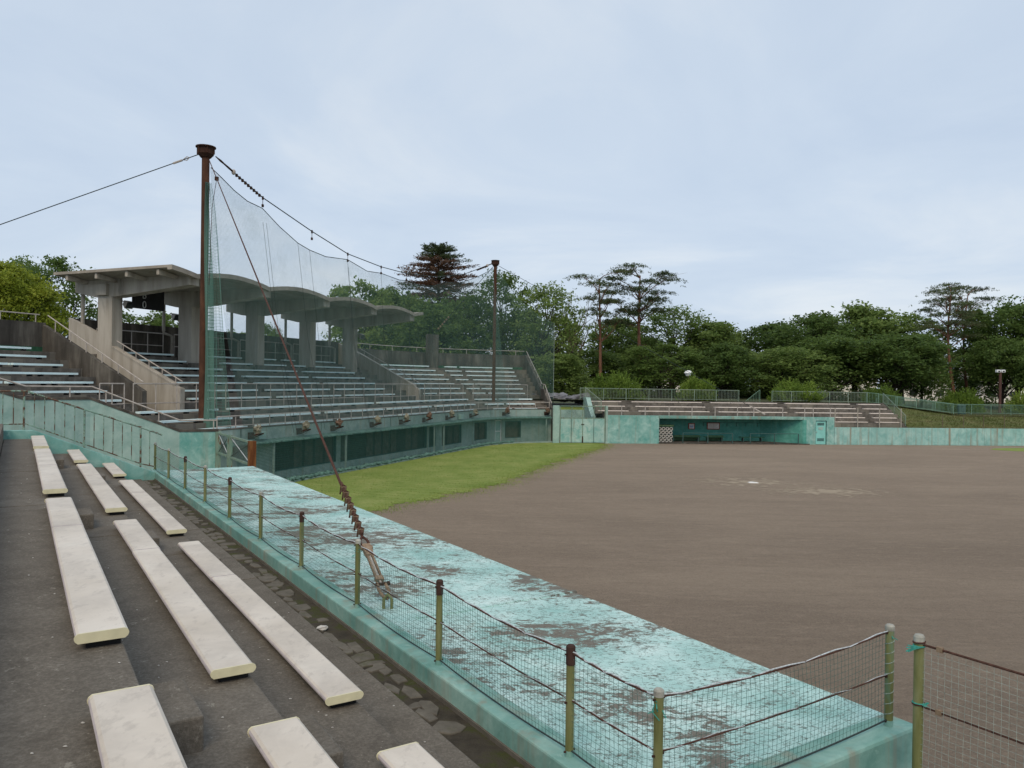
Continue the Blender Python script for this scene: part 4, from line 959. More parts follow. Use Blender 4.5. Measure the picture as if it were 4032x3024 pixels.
def railing(name, pts_list, lab, mat='galvanised', r_=.03, posts=None, low=None, group=None, cat='railing', post_r=.026, base=None):
    t = empty(name, pts_list[0] - Vector((0, 0, 1)), lab, cat, group)
    mb = MB(); mb.tube(pts_list, r_, 7); build(mb, 'top_rail', mat, t)
    if low:
        mb = MB(); mb.tube(low, r_ * .8, 6); build(mb, 'lower_rail', mat, t)
    for p, q in posts or []:
        mb = MB(); mb.tube([p, q], post_r, 6); build(mb, 'post', mat, t)
    return t
def grand_railings():
    secs = [(-18.6, -17.3, 'beside the left wing end wall'), (-16.8, -10.79 + .0, 'before the pale sloping parapet'), (-10.79, -4.72, 'of the middle walkway below the second column'), (-3.25, 2.82, 'of the middle walkway below the fourth column'), (4.30, 10.43, 'of the middle walkway below the fifth column'), (11.85, 16.41, 'of the middle walkway at the foot of the right stair'), (17.27, 21.28, 'of the middle walkway at the right end wall')]
    secs[1] = (-16.8, -11.6, 'before the pale sloping parapet')
    for a, b, lab in secs:
        us = upath(a, b, 1.0); n = max(2, round((b - a) / 1.25)); ps = [a + (b - a) * i / n for i in range(n + 1)]
        railing('guard_rail', [grand(u, 3.75, 4.95) for u in us], 'pale steel guard rail ' + lab, posts=[(grand(u, 3.75, 3.58), grand(u, 3.75, 4.93)) for u in ps], low=[grand(u, 3.75, 4.03) for u in us], group='guard rails of the middle walkway')
    us = upath(-15.2, 22.1, .8); n = 30; ps = [-15.2 + 37.3 * i / n for i in range(n + 1)]
    railing('guard_rail', [grand(u, .35, 3.46) for u in us], 'long pale steel guard rail along the front parapet of the grandstand', posts=[(grand(u, .35, 2.80), grand(u, .35, 3.44)) for u in ps], low=[grand(u, .35, 3.0) for u in us])
    def hand(u, r0, z0, r1, z1, zb0, zb1, lab, n):
        railing('handrail', [grand(u, r0, z0), grand(u, r1, z1)], lab, posts=[(grand(u, r0 + (r1 - r0) * f, zb0 + (zb1 - zb0) * f), grand(u, r0 + (r1 - r0) * f, z0 + (z1 - z0) * f)) for f in [(i + .5) / n for i in range(n)]], cat='handrail', group='stair handrails')
    hand(-15.92, 4.09, 5.02, 10.4, 8.26, 4.6, 7.55, 'steel handrail on the dark stair wall of the left wing', 6)
    hand(-13.62, 3.95, 5.05, 8.35, 7.10, 4.7, 6.7, 'steel handrail on the pale parapet before the first column', 5)
    hand(11.52, 4.05, 5.06, 9.66, 7.83, 4.6, 7.4, 'steel handrail on the pale parapet after the fifth column', 6)
    q = [V(-13.3, 34.9, 3.35), V(-14.7, 34.25, 3.36), V(-17.85, 32.85, 4.82), V(-19.55, 31.05, 4.83), V(-23.4, 27.7, 6.6)]
    ps = []
    for a, b, f in ((0, 1, .1), (1, 2, .25), (1, 2, .85), (2, 3, .35), (3, 4, .2), (3, 4, .8)):
        p = q[a].lerp(q[b], f); ps.append((p - V(0, 0, .55), p))
    railing('handrail', q, 'steel handrail along the pale teal end wall of the left wing', posts=ps, cat='handrail', r_=.035)
    us = upath(12.2, UE, .8); ps = [12.4, 14, 15.4, 16.8, 18.2, 19.4, 20.6, 21.8]
    t = railing('guard_rail', [grand(u, 10.76, 8.32) for u in us] , 'pale steel guard rail on top of the right back wall', posts=[(grand(u, 10.76, 7.88), grand(u, 10.76, 8.31)) for u in ps], group='guard rails on the back walls')
    pr_ = [(10.7, 8.32), (3.9, 5.05), (2.9, 5.03), (.3, 3.4)]
    railing('handrail', [grand(UE + .1, r_, z) for r_, z in pr_], 'steel handrail stepping down the right end wall', posts=[(grand(UE + .1, r_, z - .45), grand(UE + .1, r_, z)) for r_, z in ((10, 7.98), (8.6, 7.31), (7.2, 6.64), (5.8, 5.96), (4.4, 5.29), (3.4, 5.04), (2.2, 4.6), (1, 3.84))], cat='handrail', group='stair handrails')
    us = upath(-28, -16.1); railing('guard_rail', [grand(u, 10.76, 8.29) for u in us], 'pale steel guard rail on top of the left back wall', posts=[(grand(u, 10.76, 7.88), grand(u, 10.76, 8.28)) for u in (-26, -24, -22, -20, -18.1, -16.3)], group='guard rails on the back walls')
    for a, b, nm in ((-12.9, -8.35, 'between the first and second columns'), (-7.5, -2.55, 'between the second and third columns'), (-1.7, 3.15, 'between the third and fourth columns'), (4.0, 8.7, 'between the fourth and fifth columns')):
        n = 4; railing('guard_rail', [grand(a, 10.6, 7.82), grand(b, 10.6, 7.82)], 'grey guard rail at the dark back wall ' + nm, posts=[(grand(a + (b - a) * i / n, 10.6, 6.48), grand(a + (b - a) * i / n, 10.6, 7.8)) for i in range(n + 1)], low=[grand(a, 10.6, 7.1), grand(b, 10.6, 7.1)], group='guard rails at the roofed back wall')
grand_railings()

MB_ROWS = {
 0: [(-16.23, -12.71), (-11.86, -5.4), (-4.57, 2.04), (2.69, 9.39), (10.03, 14.66), (17.14, 18.85), (19.26, 21.17)],
 1: [(-17.26, -12.76), (-11.85, -5.39), (-4.55, 2.0), (2.72, 8.89), (9.94, 14.69), (14.91, 15.83), (17.02, 18.63), (18.95, 21.25)],
 2: [(-17.57, -16.76), (-16.69, -12.75), (-11.84, -5.37), (-4.53, 2.04), (2.82, 9.45), (9.96, 14.9), (15.07, 15.89), (16.71, 18.54), (18.79, 21.31)],
 3: [(-18.08, -16.9), (-12.6, -6.34), (-5.48, 0.93), (1.79, 8.17), (13.35, 14.49), (14.94, 17.04), (17.71, 18.52), (18.84, 21.27)],
 4: [(-20.58, -18.61), (-18.57, -16.89), (-12.41, -6.41), (-5.43, 0.94), (1.82, 8.21), (13.72, 14.71), (14.74, 17.11), (17.71, 18.51), (18.73, 21.32)],
 5: [(-21.88, -21.22), (-20.97, -19.02), (-18.99, -16.89), (-12.3, -6.29), (-5.37, 0.97), (1.86, 8.23), (13.75, 14.91), (14.98, 17.16), (17.73, 18.48), (18.63, 21.36)],
 6: [(-21.04, -19.01), (-18.98, -16.91), (-12.25, -6.29), (-5.36, 0.98), (1.83, 8.23), (13.82, 14.78), (14.84, 17.22), (17.76, 18.47), (18.83, 21.41)],
 7: [(-21.29, -19.74), (-19.5, -17.04), (-12.19, -6.3), (-5.35, 0.98), (1.84, 8.24), (13.87, 15.03), (15.1, 17.28), (17.79, 18.45), (18.74, 21.44)],
 8: [(-20.9, -19.56), (-19.44, -17.18), (-12.05, -8.33), (-5.29, -2.53), (-1.7, 0.95), (1.83, 3.15), (4.0, 8.25), (13.9, 15.06), (15.25, 17.15), (17.8, 18.66), (18.93, 21.48)],
 9: [(-20.52, -19.4), (-19.28, -17.3), (-11.9, -8.33), (-5.27, -2.53), (-1.7, 0.98), (1.84, 3.15), (5.0, 8.24), (13.94, 15.02), (15.1, 17.12), (18.06, 18.64), (18.85, 21.51)]}
UNIT = {}
def unit_meshes():
    mb = MB(); mb.box((0, 0, 0), (.5, 0, 0), (0, .074, 0), (0, 0, .047)); UNIT['plank'] = mesh_of(mb, 'plank', 'blue_board')
    mb = MB(); mb.hexa([V(-.05, -.12, -.02), V(.05, -.12, -.02), V(.05, .14, -.02), V(-.05, .14, -.02)], [V(-.04, -.13, .077), V(.04, -.13, .077), V(.04, .14, .077), V(-.04, .14, .077)]); UNIT['support'] = mesh_of(mb, 'support', 'black_steel')
    mb = MB(); mb.box((0, 0, 0), (.5, 0, 0), (0, .15, 0), (0, 0, .032)); UNIT['plank_white'] = mesh_of(mb, 'plank', 'white_board')
unit_meshes()
def stand_bench(p0, p1, ztop_, ztread, lab, group, planks=((-.08, 0.0), (.08, 0.0)), mesh='plank', cut=None, jit=0.0):
    c = (p0 + p1) / 2; d = p1 - p0; L = Vector((d.x, d.y)).length; a = math.atan2(d.y, d.x)
    t = empty('bench', (c.x, c.y, ztread), lab, 'bench', group); t.rotation_euler = (0, 0, a)
    th = .047 if mesh == 'plank' else .03
    for i, (y, dl) in enumerate(planks):
        inst(UNIT[mesh], 'plank', t, (dl + jit * (1 - 2 * i), y, ztop_ - ztread - th - (.004 * (i % 2))), scale=(L, 1, 1))
    n = max(2, int(L / 1.7) + 1)
    for i in range(n):
        inst(UNIT['support'], 'support', t, (-L / 2 + .25 + (L - .5) * i / (n - 1), 0, .018), scale=(1, 1, (ztop_ - ztread - .056) / .077 if False else 1))
    return t
def grand_benches():
    rnd = random.Random(9)
    rown = {0: 'front row of the lower tier', 1: 'middle row of the lower tier', 2: 'back row of the lower tier'}
    for k in range(3, 10): rown[k] = '%s row above the middle walkway' % ORD[k - 3]
    for k, lst in MB_ROWS.items():
        cnt = {}
        for a, b in lst:
            sec = 'left wing' if b < -16.5 else ('right wing' if a > 12.9 else 'roofed part')
            cnt[sec] = cnt.get(sec, 0) + 1
            lab = 'pale blue plank bench, %s, %s in the %s' % (rown[k], ORD[cnt[sec] - 1], sec)
            m0, m1 = (a, b)
            us = [m0, m1]
            if b > U1 and b - max(a, U1) > 1.6: us = [a, (a + b) / 2, b]
            if len(us) == 2:
                stand_bench(grand(m0, rk(k)), grand(m1, rk(k)), zk(k), zk(k) - .19, lab, 'pale blue benches of the grandstand', jit=rnd.uniform(-.03, .03))
            else:                                 # bench following the curve: one thing, planks in two straight lengths
                p = [grand(u, rk(k)) for u in us]; c = p[1]; t = empty('bench', (c.x, c.y, zk(k) - .19), lab, 'bench', 'pale blue benches of the grandstand')
                for q0, q1 in ((p[0], p[1]), (p[1], p[2])):
                    d = q1 - q0; an = math.atan2(d.y, d.x); L = d.xy.length; nrm = V(-math.sin(an), math.cos(an)); m_ = (q0 + q1) / 2 - c
                    for y in (-.08, .08): inst(UNIT['plank'], 'plank', t, (m_.x + nrm.x * y, m_.y + nrm.y * y, .143), an, (L - .02, 1, 1))
                    for f in (-.35, .35): inst(UNIT['support'], 'support', t, (m_.x + math.cos(an) * L * f, m_.y + math.sin(an) * L * f, .018), an)
grand_benches()

def grand_fittings():
    # floodlights wrapped in sheeting, on brackets along the parapet
    for i, (u, mt) in enumerate(((-13.31, 'tarp'), (-9.54, 'tarp'), (-6.46, 'tarp_brown'), (-2.3, 'tarp'), (1.35, 'tarp'), (4.58, 'tarp_brown'), (8.23, 'tarp'), (12.56, 'tarp'), (17.5, 'tarp_brown'), (21.74, 'tarp_brown'))):
        p = grand(u, -.02, 2.35); az = uaz(u); f = V(math.cos(az), -math.sin(az), 0); s = V(math.sin(az), math.cos(az), 0)
        where = ['first', 'second', 'third', 'fourth', 'fifth', 'sixth', 'seventh', 'eighth', 'ninth', 'tenth'][i]
        t = empty('wrapped_floodlight', p, 'floodlight wrapped in %s sheeting on the parapet, %s from the mesh gate' % ('dull brown' if 'brown' in mt else 'pale yellowish', where), 'floodlight', 'wrapped floodlights on the parapet')
        mb = MB(); a = p + V(0, 0, .15)
        for sg in (-.16, .16):
            mb.bar(a + s * sg, a + s * sg + f * .62 + V(0, 0, .12), .04, .05); mb.bar(a + s * sg - V(0, 0, .12), a + s * sg + f * .6 + V(0, 0, .1), .03, .04)
        mb.bar(a - s * .2, a + s * .2, .05, .32); build(mb, 'bracket', 'rust_dark', t)
        mb = MB(); mb.blob(a + f * .42 + V(0, 0, .32), .19, .19, .20, i, .8, 12, 9); build(mb, 'lamp', mt, t)
        mb = MB(); mb.tube([a + f * .1, a - V(0, 0, .2) + f * .1 + s * .2, a - V(0, 0, .12) + f * .05 + s * .6], .012, 4); build(mb, 'cable', 'rope_dark', t)
    # ball-count board
    t = empty('count_board', grand(-12.1, 7.8, 8.85), 'black hanging count board with pale letters B and O under the roof', 'scoreboard')
    mb = MB(); mb.prism([grand(-13.05, 7.8, 8.86), grand(-11.05, 7.8, 8.86), grand(-11.05, 7.8, 10.1), grand(-13.05, 7.8, 10.1)], (B0 * .18).to_3d()); build(mb, 'panel', 'board_black', t)
    def gl(u, z): return grand(u, 7.78, z)
    cu = -12.42
    mb = MB(); mb.tube([gl(cu + .10 * math.cos(a), 9.08 + .17 * math.sin(a)) for a in [i * math.pi / 8 for i in range(17)]], .028, 5); build(mb, 'letter', 'letter_grey', t)
    mb = MB(); zb = 9.42; mb.tube([gl(cu - .09, zb), gl(cu - .09, zb + .34)], .028, 5)
    for z0 in (zb, zb + .17): mb.tube([gl(cu - .09, z0)] + [gl(cu + .02 + .08 * math.sin(a), z0 + .085 - .085 * math.cos(a)) for a in [i * math.pi / 6 for i in range(7)]] + [gl(cu - .09, z0 + .17)], .026, 5)
    build(mb, 'letter', 'letter_grey', t)
    mb = MB(); mb.tube([grand(-12.9, 7.9, 10.1), grand(-12.9, 7.9, 10.5)], .03, 5); mb.tube([grand(-11.2, 7.9, 10.1), grand(-11.2, 7.9, 10.5)], .03, 5); build(mb, 'hanger', 'rust_dark', t)
    # loudspeakers
    for u, r_, z, lab in ((-12.95, 8.4, 9.1, 'first'), (-7.35, 10.7, 8.95, 'second'), (9.6, 8.35, 8.75, 'fifth')):
        c = grand(u, r_, z); f = V(B0.x * -1, B0.y * -1, 0); s = V(T0.x, T0.y, 0); n = (f * .85 + V(0, 0, -.45)).normalized(); upv = n.cross(s)
        t = empty('floodlight', c, 'small grey floodlight tilted down on the %s column' % lab if u != -7.35 else 'small grey floodlight tilted down on the drainpipe behind the second column', 'floodlight', 'small floodlights under the roof')
        mb = MB(); mb.hexa([c - s * .16 - upv * .12 - n * .12, c + s * .16 - upv * .12 - n * .12, c + s * .16 + upv * .12 - n * .12, c - s * .16 + upv * .12 - n * .12], [c - s * .25 - upv * .2 + n * .2, c + s * .25 - upv * .2 + n * .2, c + s * .25 + upv * .2 + n * .2, c - s * .25 + upv * .2 + n * .2]); build(mb, 'housing', 'galvanised', t)
        mb = MB(); c2 = c + n * .203; mb.box(c2, s * .22, upv * .17, n * .004); build(mb, 'lens', 'dark_glass', t)
        mb = MB(); mb.tube([c - n * .1, c - n * .1 - s * .3 + V(0, 0, .1)], .03, 5); build(mb, 'arm', 'galvanised', t)
grand_fittings()

def near_gate():
    A, B = V(-13.24, 34.83), V(-10.12, 30.08); t = empty('mesh_gate', (A.x, A.y, 0), 'rust-streaked green mesh gate between the grandstand and the near dugout', 'gate')
    d = (B - A); L = d.length; d = d / L
    def at(s, z): p = A + d * s; return V(p.x, p.y, z)
    for s, w, mt in ((.08, .22, 'gate_frame'), (L * .36, .12, 'gate_frame'), (L * .42, .12, 'gate_frame'), (L - .12, .12, 'gate_frame')):
        mb = MB(); mb.bar(at(s, 0), at(s, 2.85), w, .14, up=(d.x, d.y, 0)); build(mb, 'post', mt, t)
    mb = MB(); p = at(L + .08, 0); mb.box(V(p.x, p.y, 1.42), (d * .13).to_3d(), (V(-d.y, d.x) * .13).to_3d(), (0, 0, 1.42)); build(mb, 'post', 'rust_orange', t)
    for z in (2.78, 1.9, .2):
        mb = MB(); mb.bar(at(0, z), at(L, z), .08, .08); build(mb, 'rail', 'gate_frame', t)
    for a, b in ((.2, L * .35), (L * .43, L - .2)):
        for z0, z1 in ((1.95, 2.74), (2.74, 1.95)):
            mb = MB(); mb.tube([at(a, z0), at(b, z1)], .02, 5); build(mb, 'brace', 'wire_grey' if z0 < z1 else 'rope_white', t)
        mb = MB(); n = int((b - a) / .07)
        for i in range(n):
            for q in (-1, 1):
                s0 = a + (b - a) * i / n; s1 = s0 + q * .8
                if a <= s1 <= b: mb.tube([at(s0, 1.95), at(s1, 2.74)], .004, 3, False)
        build(mb, 'wire_mesh', 'wire_grey', t, kind='stuff')
near_gate()

# ================================================================== FAR DUGOUT AND STAND
FAR = {
 2: [(-0.88, 1.93), (2.9, 7.22), (7.33, 9.45), (10.31, 12.15), (12.22, 16.65), (17.44, 21.61), (21.67, 23.73), (24.54, 26.74)],
 1: [(-0.67, 2.06), (3.04, 9.46), (10.34, 12.8), (12.9, 16.7), (17.52, 23.8), (24.59, 26.83)],
 0: [(-0.57, 2.16), (3.1, 9.54), (10.43, 16.78), (17.63, 23.89), (24.7, 26.94)],
 -1: [(19.76, 23.97), (24.77, 26.98)], -2: [(20.9, 24.05), (24.84, 27.06)]}
def fbox(mb, e0, e1, g0, g1, z0, z1):
    a = [far(e0, g0), far(e1, g0), far(e1, g1), far(e0, g1)]; return mb.hexa([V(p.x, p.y, z0) for p in a], [V(p.x, p.y, z1) for p in a])
def far_side():
    t = empty('dugout', far(11, 1, 0), 'teal concrete dugout across the infield with an open shaded front', 'dugout')
    H = 2.45
    build(fbox(MB(), .05, 4.63, 0, .3, 0, H - .003), 'wall', 'teal_wall', t)
    build(fbox(MB(), 4.65, 17.82, 0, .45, 2.19, H), 'lintel', 'teal_kerb', t, bevel=.03)
    build(fbox(MB(), 4.64, 20.6, .46, 4.2, 2.22, H - .01), 'roof', 'stained_concrete', t)
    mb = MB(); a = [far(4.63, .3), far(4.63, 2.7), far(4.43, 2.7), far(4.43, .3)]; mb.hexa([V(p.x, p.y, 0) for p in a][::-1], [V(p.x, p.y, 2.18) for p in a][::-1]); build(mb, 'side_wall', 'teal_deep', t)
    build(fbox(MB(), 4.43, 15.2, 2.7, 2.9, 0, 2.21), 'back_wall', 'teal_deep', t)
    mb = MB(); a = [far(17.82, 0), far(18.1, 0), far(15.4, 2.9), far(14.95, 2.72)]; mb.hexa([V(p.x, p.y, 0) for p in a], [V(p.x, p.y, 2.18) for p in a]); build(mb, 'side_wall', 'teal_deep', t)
    build(fbox(MB(), 4.6, 18.3, -.25, 2.7, 0, .08), 'floor', 'stained_concrete', t)
    build(fbox(MB(), 17.83, 18.95, .002, .3, 0, H - .002), 'wall', 'teal_wall', t); build(fbox(MB(), 19.98, 20.69, .002, .3, 0, H - .002), 'wall', 'teal_wall', t)
    build(fbox(MB(), 18.955, 19.975, .003, .3, 2.14, H - .004), 'wall', 'teal_wall', t)
    d = build(fbox(MB(), 18.99, 19.94, .10, .16, .02, 2.10), 'door', 'door_teal', t)
    mb = MB()
    for z in (1.72, 1.80, 1.88, .32, .41, .50): build(fbox(MB(), 19.15, 19.78, .08, .099, z, z + .055), 'louvre_slat', 'frame_dark', d)
    build(fbox(MB(), 19.25, 19.68, .085, .099, 1.3, 1.58), 'panel', 'teal_pale', d); mb = MB(); mb.blob(far(19.06, .06, 1.12), .04, .04, .04); build(mb, 'handle', 'galvanised', d)
    mb = MB(); fbox(mb, 18.955, 18.99, .04, .2, 0, 2.14); fbox(mb, 19.94, 19.975, .04, .2, 0, 2.14); fbox(mb, 18.99, 19.94, .04, .2, 2.10, 2.14); build(mb, 'door_frame', 'frame_dark', d)
    mb = MB(); mb.bar(far(9.5, 2.66, 1.75), far(14.8, 2.66, 1.75), .04, .03); build(mb, 'hook_rail', 'frame_dark', t)
    for e_ in (9.6, 10.7, 11.8, 12.7, 13.6, 14.7):
        mb = MB(); mb.bar(far(e_, 2.66, 1.4), far(e_, 2.66, 1.73), .04, .03); build(mb, 'hook', 'frame_dark', t)
    # things in the dugout
    for a, b, lab in ((6.75, 11.24, 'dark green pipe barrier before the dugout benches'), (12.87, 17.3, 'dark green pipe barrier at the bare end of the far dugout')):
        railing('pipe_barrier', [far(a, -.1, .95), far(b, -.1, .95)], lab, 'frame_dark', .03, posts=[(far(a + (b - a) * f, -.1, 0), far(a + (b - a) * f, -.1, .95)) for f in (0, .5, 1)], cat='barrier', post_r=.045)
    for a, b, lab in ((6.1, 9.0, 'dark green player bench in the far dugout beside the clay pipes'), (9.3, 11.2, 'dark green player bench in the middle of the far dugout'), (12.6, 14.9, 'short dark green player bench at the bare end of the far dugout')):
        bt = empty('player_bench', far((a + b) / 2, 1.6, .08), lab, 'bench', 'player benches in the far dugout')
        for g in (1.45, 1.68): build(fbox(MB(), a, b, g, g + .2, .48, .53), 'plank', 'bench_green', bt)
        for e_ in (a + .3, b - .3): build(fbox(MB(), e_ - .04, e_ + .04, 1.46, 1.86, .08, .475), 'leg', 'frame_dark', bt)
        if b < 12: build(fbox(MB(), a + .5, b, 2.0, 2.05, .15, .62), 'backrest', 'box_green', bt)
    pt = empty('pipe_rack', far(5.2, .7, .08), 'stack of pale clay pipes with open ends in the far dugout corner', 'pipe rack')
    for r_ in range(4):
        for c in range(4):
            x, z = 4.82 + c * .345 + (.04 if r_ % 2 else 0), .26 + r_ * .335; mb = MB(); n = 12
            ring = lambda g, q: [far(x + q * math.cos(i * 6.2832 / n), g, z + q * math.sin(i * 6.2832 / n)) for i in range(n)]
            mb.loft([ring(.55, .155), ring(1.3, .155), ring(1.3, .105), ring(.55, .105), ring(.55, .155)], True, False); build(mb, 'pipe', 'pipe_clay', pt)
    build(fbox(MB(), 4.68, 6.15, .5, 1.35, 1.46, 1.62), 'cover', 'box_green', pt, bevel=.05)
    for e0, e1, z0, z1, lab, bl in ((8.15, 8.75, 1.12, 1.68, 'small red-framed notice with a blue print on the far dugout wall', 1), (9.9, 11.1, 1.12, 1.74, 'wide red-framed white notice sheet on the far dugout wall', 0)):
        nt = empty('notice_board', far((e0 + e1) / 2, 2.68, z0), lab, 'notice')
        build(fbox(MB(), e0, e1, 2.63, 2.695, z0, z1), 'frame', 'red_frame', nt); build(fbox(MB(), e0 + .07, e1 - .07, 2.615, 2.629, z0 + .07, z1 - .07), 'sheet', 'paper', nt)
        if bl: build(fbox(MB(), e0 + .15, e1 - .15, 2.60, 2.612, z0 + .15, z0 + .35), 'print', 'paper_blue', nt)
        else:
            mb = MB()
            for k in range(5): fbox(mb, e0 + .15, e1 - .15 - (k % 3) * .12, 2.606, 2.612, z1 - .18 - k * .08, z1 - .155 - k * .08)
            fbox(mb, (e0 + e1) / 2 - .01, (e0 + e1) / 2 + .01, 2.60, 2.605, z0 + .08, z1 - .08); build(mb, 'print', 'galvanised', nt)
    # gate
    gt = empty('double_gate', far(-2.15, 0, 0), 'rust-stained pale teal double gate at the right end of the grandstand', 'gate')
    for e0, e1 in ((-4.75, -4.2), (-.14, .04)): build(fbox(MB(), e0, e1, -.1, .2, 0, 3.25), 'post', 'teal_pale', gt)
    for e0, e1 in ((-4.1, -3.14), (-3.13, -2.17), (-2.13, -1.17), (-1.16, -.2)): build(fbox(MB(), e0, e1, 0, .05, .06, 2.12), 'panel', 'teal_gate', gt)
    mb = MB()
    for z in (2.13, 3.17): fbox(mb, -4.12, -.18, -.02, .06, z, z + .07)
    for e_ in (-4.13, -2.18, -.22): fbox(mb, e_, e_ + .06, -.021, .061, 0, 3.24)
    build(mb, 'frame', 'gate_frame', gt)
    for e_ in (-3.14, -1.17):
        build(fbox(MB(), e_ - .02, e_ + .02, -.035, -.022, .06, 2.12), 'seam', 'frame_dark', gt)
    mb = MB(); fbox(mb, -2.28, -2.02, -.06, -.023, 1.6, 1.66); fbox(mb, -2.2, -2.1, -.06, -.024, .05, .6); build(mb, 'bolt', 'rust_dark', gt)
    for a, b in ((-4.05, -2.2), (-2.1, -.25)):
        mb = MB(); n = int((b - a) / .08)
        for i in range(n + 1):
            for q in (-1, 1):
                s0 = a + (b - a) * i / n; s1 = s0 + q * .95
                if a <= s1 <= b: mb.tube([far(s0, .02, 2.2), far(s1, .02, 3.16)], .005, 3, False)
        build(mb, 'wire_mesh', 'wire_grey', gt, kind='stuff')
        for e_ in (a + .92,): build(fbox(MB(), e_, e_ + .05, -.012, .05, 2.201, 3.169), 'stile', 'gate_frame', gt)
    build(fbox(MB(), -6.2, -1.32, 3.5, 3.75, 0, 2.75), 'passage_wall', 'teal_pale', gt)
    mb = MB(); fbox(mb, -8.5, -1.32, 3.76, 6.4, 2.0, 2.95); gb = build(mb, 'grass_verge', 'turf', kind='structure')
    # spectator stand behind the dugout
    s = empty('spectator_stand', far(12, 3, 0), 'low dark stepped stand behind the far dugout with rows of white boards', 'stand')
    for k in range(-2, 3):
        g0 = 1.2 + .9 * k - .2; z = 2.82 + .385 * k - .09; e0 = 20.72 if k < 0 else -.4 - .25 * k
        g0 = max(g0, .31); g1 = 1.2 + .9 * (k + 1) - .2 if k < 2 else 4.3
        if k == -2: g0, g1 = .02 + .29, 1.2 - 1.1 + .4
        if k == -1: g0, g1 = .5, 1.0
        if k < 0: g0 = .31 + .35 * (k + 2); g1 = g0 + .35 if k == -2 else 1.0
        build(fbox(MB(), e0 if k else .0, 27.3 if k > -1 else 27.5, g0 + .003, g1, z - .6, z), 'tread', 'grand_tread', s)
    for k in range(0, 3):
        for e_ in (2.55, 9.9, 17.1, 24.25):
            z = 2.82 + .385 * k - .09; g0 = 1.2 + .9 * (k + 1) - .2
            if k < 2: build(fbox(MB(), e_ - .35, e_ + .35, g0 - .32, g0 - .002, z - .01, z + .19), 'step_block', 'grand_tread', s)
    build(fbox(MB(), -.8, 27.4, 3.6, 4.3, 2.4, 3.66), 'top_walk', 'stained_concrete', s)
    mb = MB(); mb.prism([far(27.5, .3, 0), far(27.5, 4.6, 0), far(27.5, 4.6, 3.68), far(27.5, 4.1, 3.68), far(27.5, .3, 1.62)], (EE * .3).to_3d()); build(mb, 'end_coping', 'stained_concrete', s)
    mb = MB(); mb.prism([far(-1.3, .6, 0), far(-1.3, 4.4, 0), far(-1.3, 4.4, 3.9), far(-1.3, 3.0, 3.9), far(-1.3, 1.6, 2.9), far(-1.3, .6, 2.3)], (EE * .4).to_3d()); build(mb, 'end_wall', 'teal_pale', s)
    names = {2: 'top row', 1: 'second row', 0: 'third row', -1: 'fourth row', -2: 'bottom row'}
    for k, lst in FAR.items():
        gg = 1.2 + .9 * k
        if k == -1: gg = .82
        if k == -2: gg = .48
        for i, (a, b) in enumerate(lst):
            stand_bench(far(a, gg), far(b, gg), 2.82 + .385 * k + .0, 2.82 + .385 * k - .09, 'long white board bench of the far stand, %s, %s from the double gate' % (names[k], ORD[i] if k >= 0 else ORD[i]), 'white benches of the far stand', planks=((0, 0),), mesh='plank_white')
    for i, e_ in enumerate((1.37, 3.47, 5.62, 7.7, 9.8, 11.85, 13.36, 16.04, 18.09, 18.89, 20.5)):
        mb = MB(); p = far(e_, .38); mb.tube([V(p.x, p.y, H - .02), V(p.x, p.y, 3.28)], .04, 6); o = build(mb, 'rail_post', 'galvanised', loc=V(p.x, p.y, H)); tag(o, 'bare grey rail post on the far dugout roof, %s from the double gate' % ORD[i], 'post', 'rail posts on the far dugout roof')
    # low wall running right, with a wire fence on it
    lw = empty('boundary_wall', far(30, 0, 0), 'streaked pale teal boundary wall right of the far dugout door', 'wall')
    for i, (a, b) in enumerate(((20.72, 24.2), (24.21, 27.68), (27.69, 31.2), (31.21, 35.1), (35.11, 39.0), (39.01, 46), (46.01, 60))):
        build(fbox(MB(), a, b, .004 * (i % 2), .3, 0, 1.55), 'wall_panel', 'teal_low_wall', lw, bevel=.008)
    wf = empty('wire_fence', far(24, .1, 1.55), 'thin wire fence with slim posts on the streaked low wall', 'fence')
    for e_, z in ((20.82, 3.28), (22.96, 3.3), (25.03, 3.3), (27.09, 3.3), (31.09, 2.72), (33.13, 2.72), (35.09, 2.74), (37.13, 2.76), (39.3, 2.76)):
        mb = MB(); mb.tube([far(e_, .15, 1.54), far(e_, .15, z)], .045 if e_ < 28 else .03, 6); build(mb, 'post', 'grey_pipe' if e_ < 28 else 'wire_brown', wf)
    for z in (1.65, 2.15, 2.70):
        mb = MB(); mb.tube([far(20.82 if z < 2.7 else 27.09, .15, z), far(39.3, .15, z)], .012, 4); build(mb, 'wire', 'wire_brown', wf)
    # baluster fences on the top of the bank
    def bfence(path, h, lab, mat, step=.14, group='green bar fences along the park edge'):
        f = empty('bar_fence', path[0], lab, 'fence', group)
        for z in (h - .03, .12):
            mb = MB(); mb.tube([p + V(0, 0, z) for p in path], .028 if z > .5 else .02, 5); build(mb, 'rail', mat, f)
        for a, b in zip(path, path[1:]):
            L = (b - a).length; n = max(1, int(L / step)); np_ = max(1, round(L / 2.1))
            for i in range(n + 1):
                q = a.lerp(b, i / n)
                if any(abs(i / n - k / np_) < .5 / n for k in range(np_ + 1)): continue
                inst(UNIT_BAL[mat], 'baluster', f, q - path[0] + V(0, 0, .12), scale=(1, 1, (h - .15)))
            for k in range(np_ + 1):
                q = a.lerp(b, k / np_); inst(UNIT_POST[mat], 'post', f, q - path[0], scale=(1, 1, h))
    UNIT_BAL, UNIT_POST = {}, {}
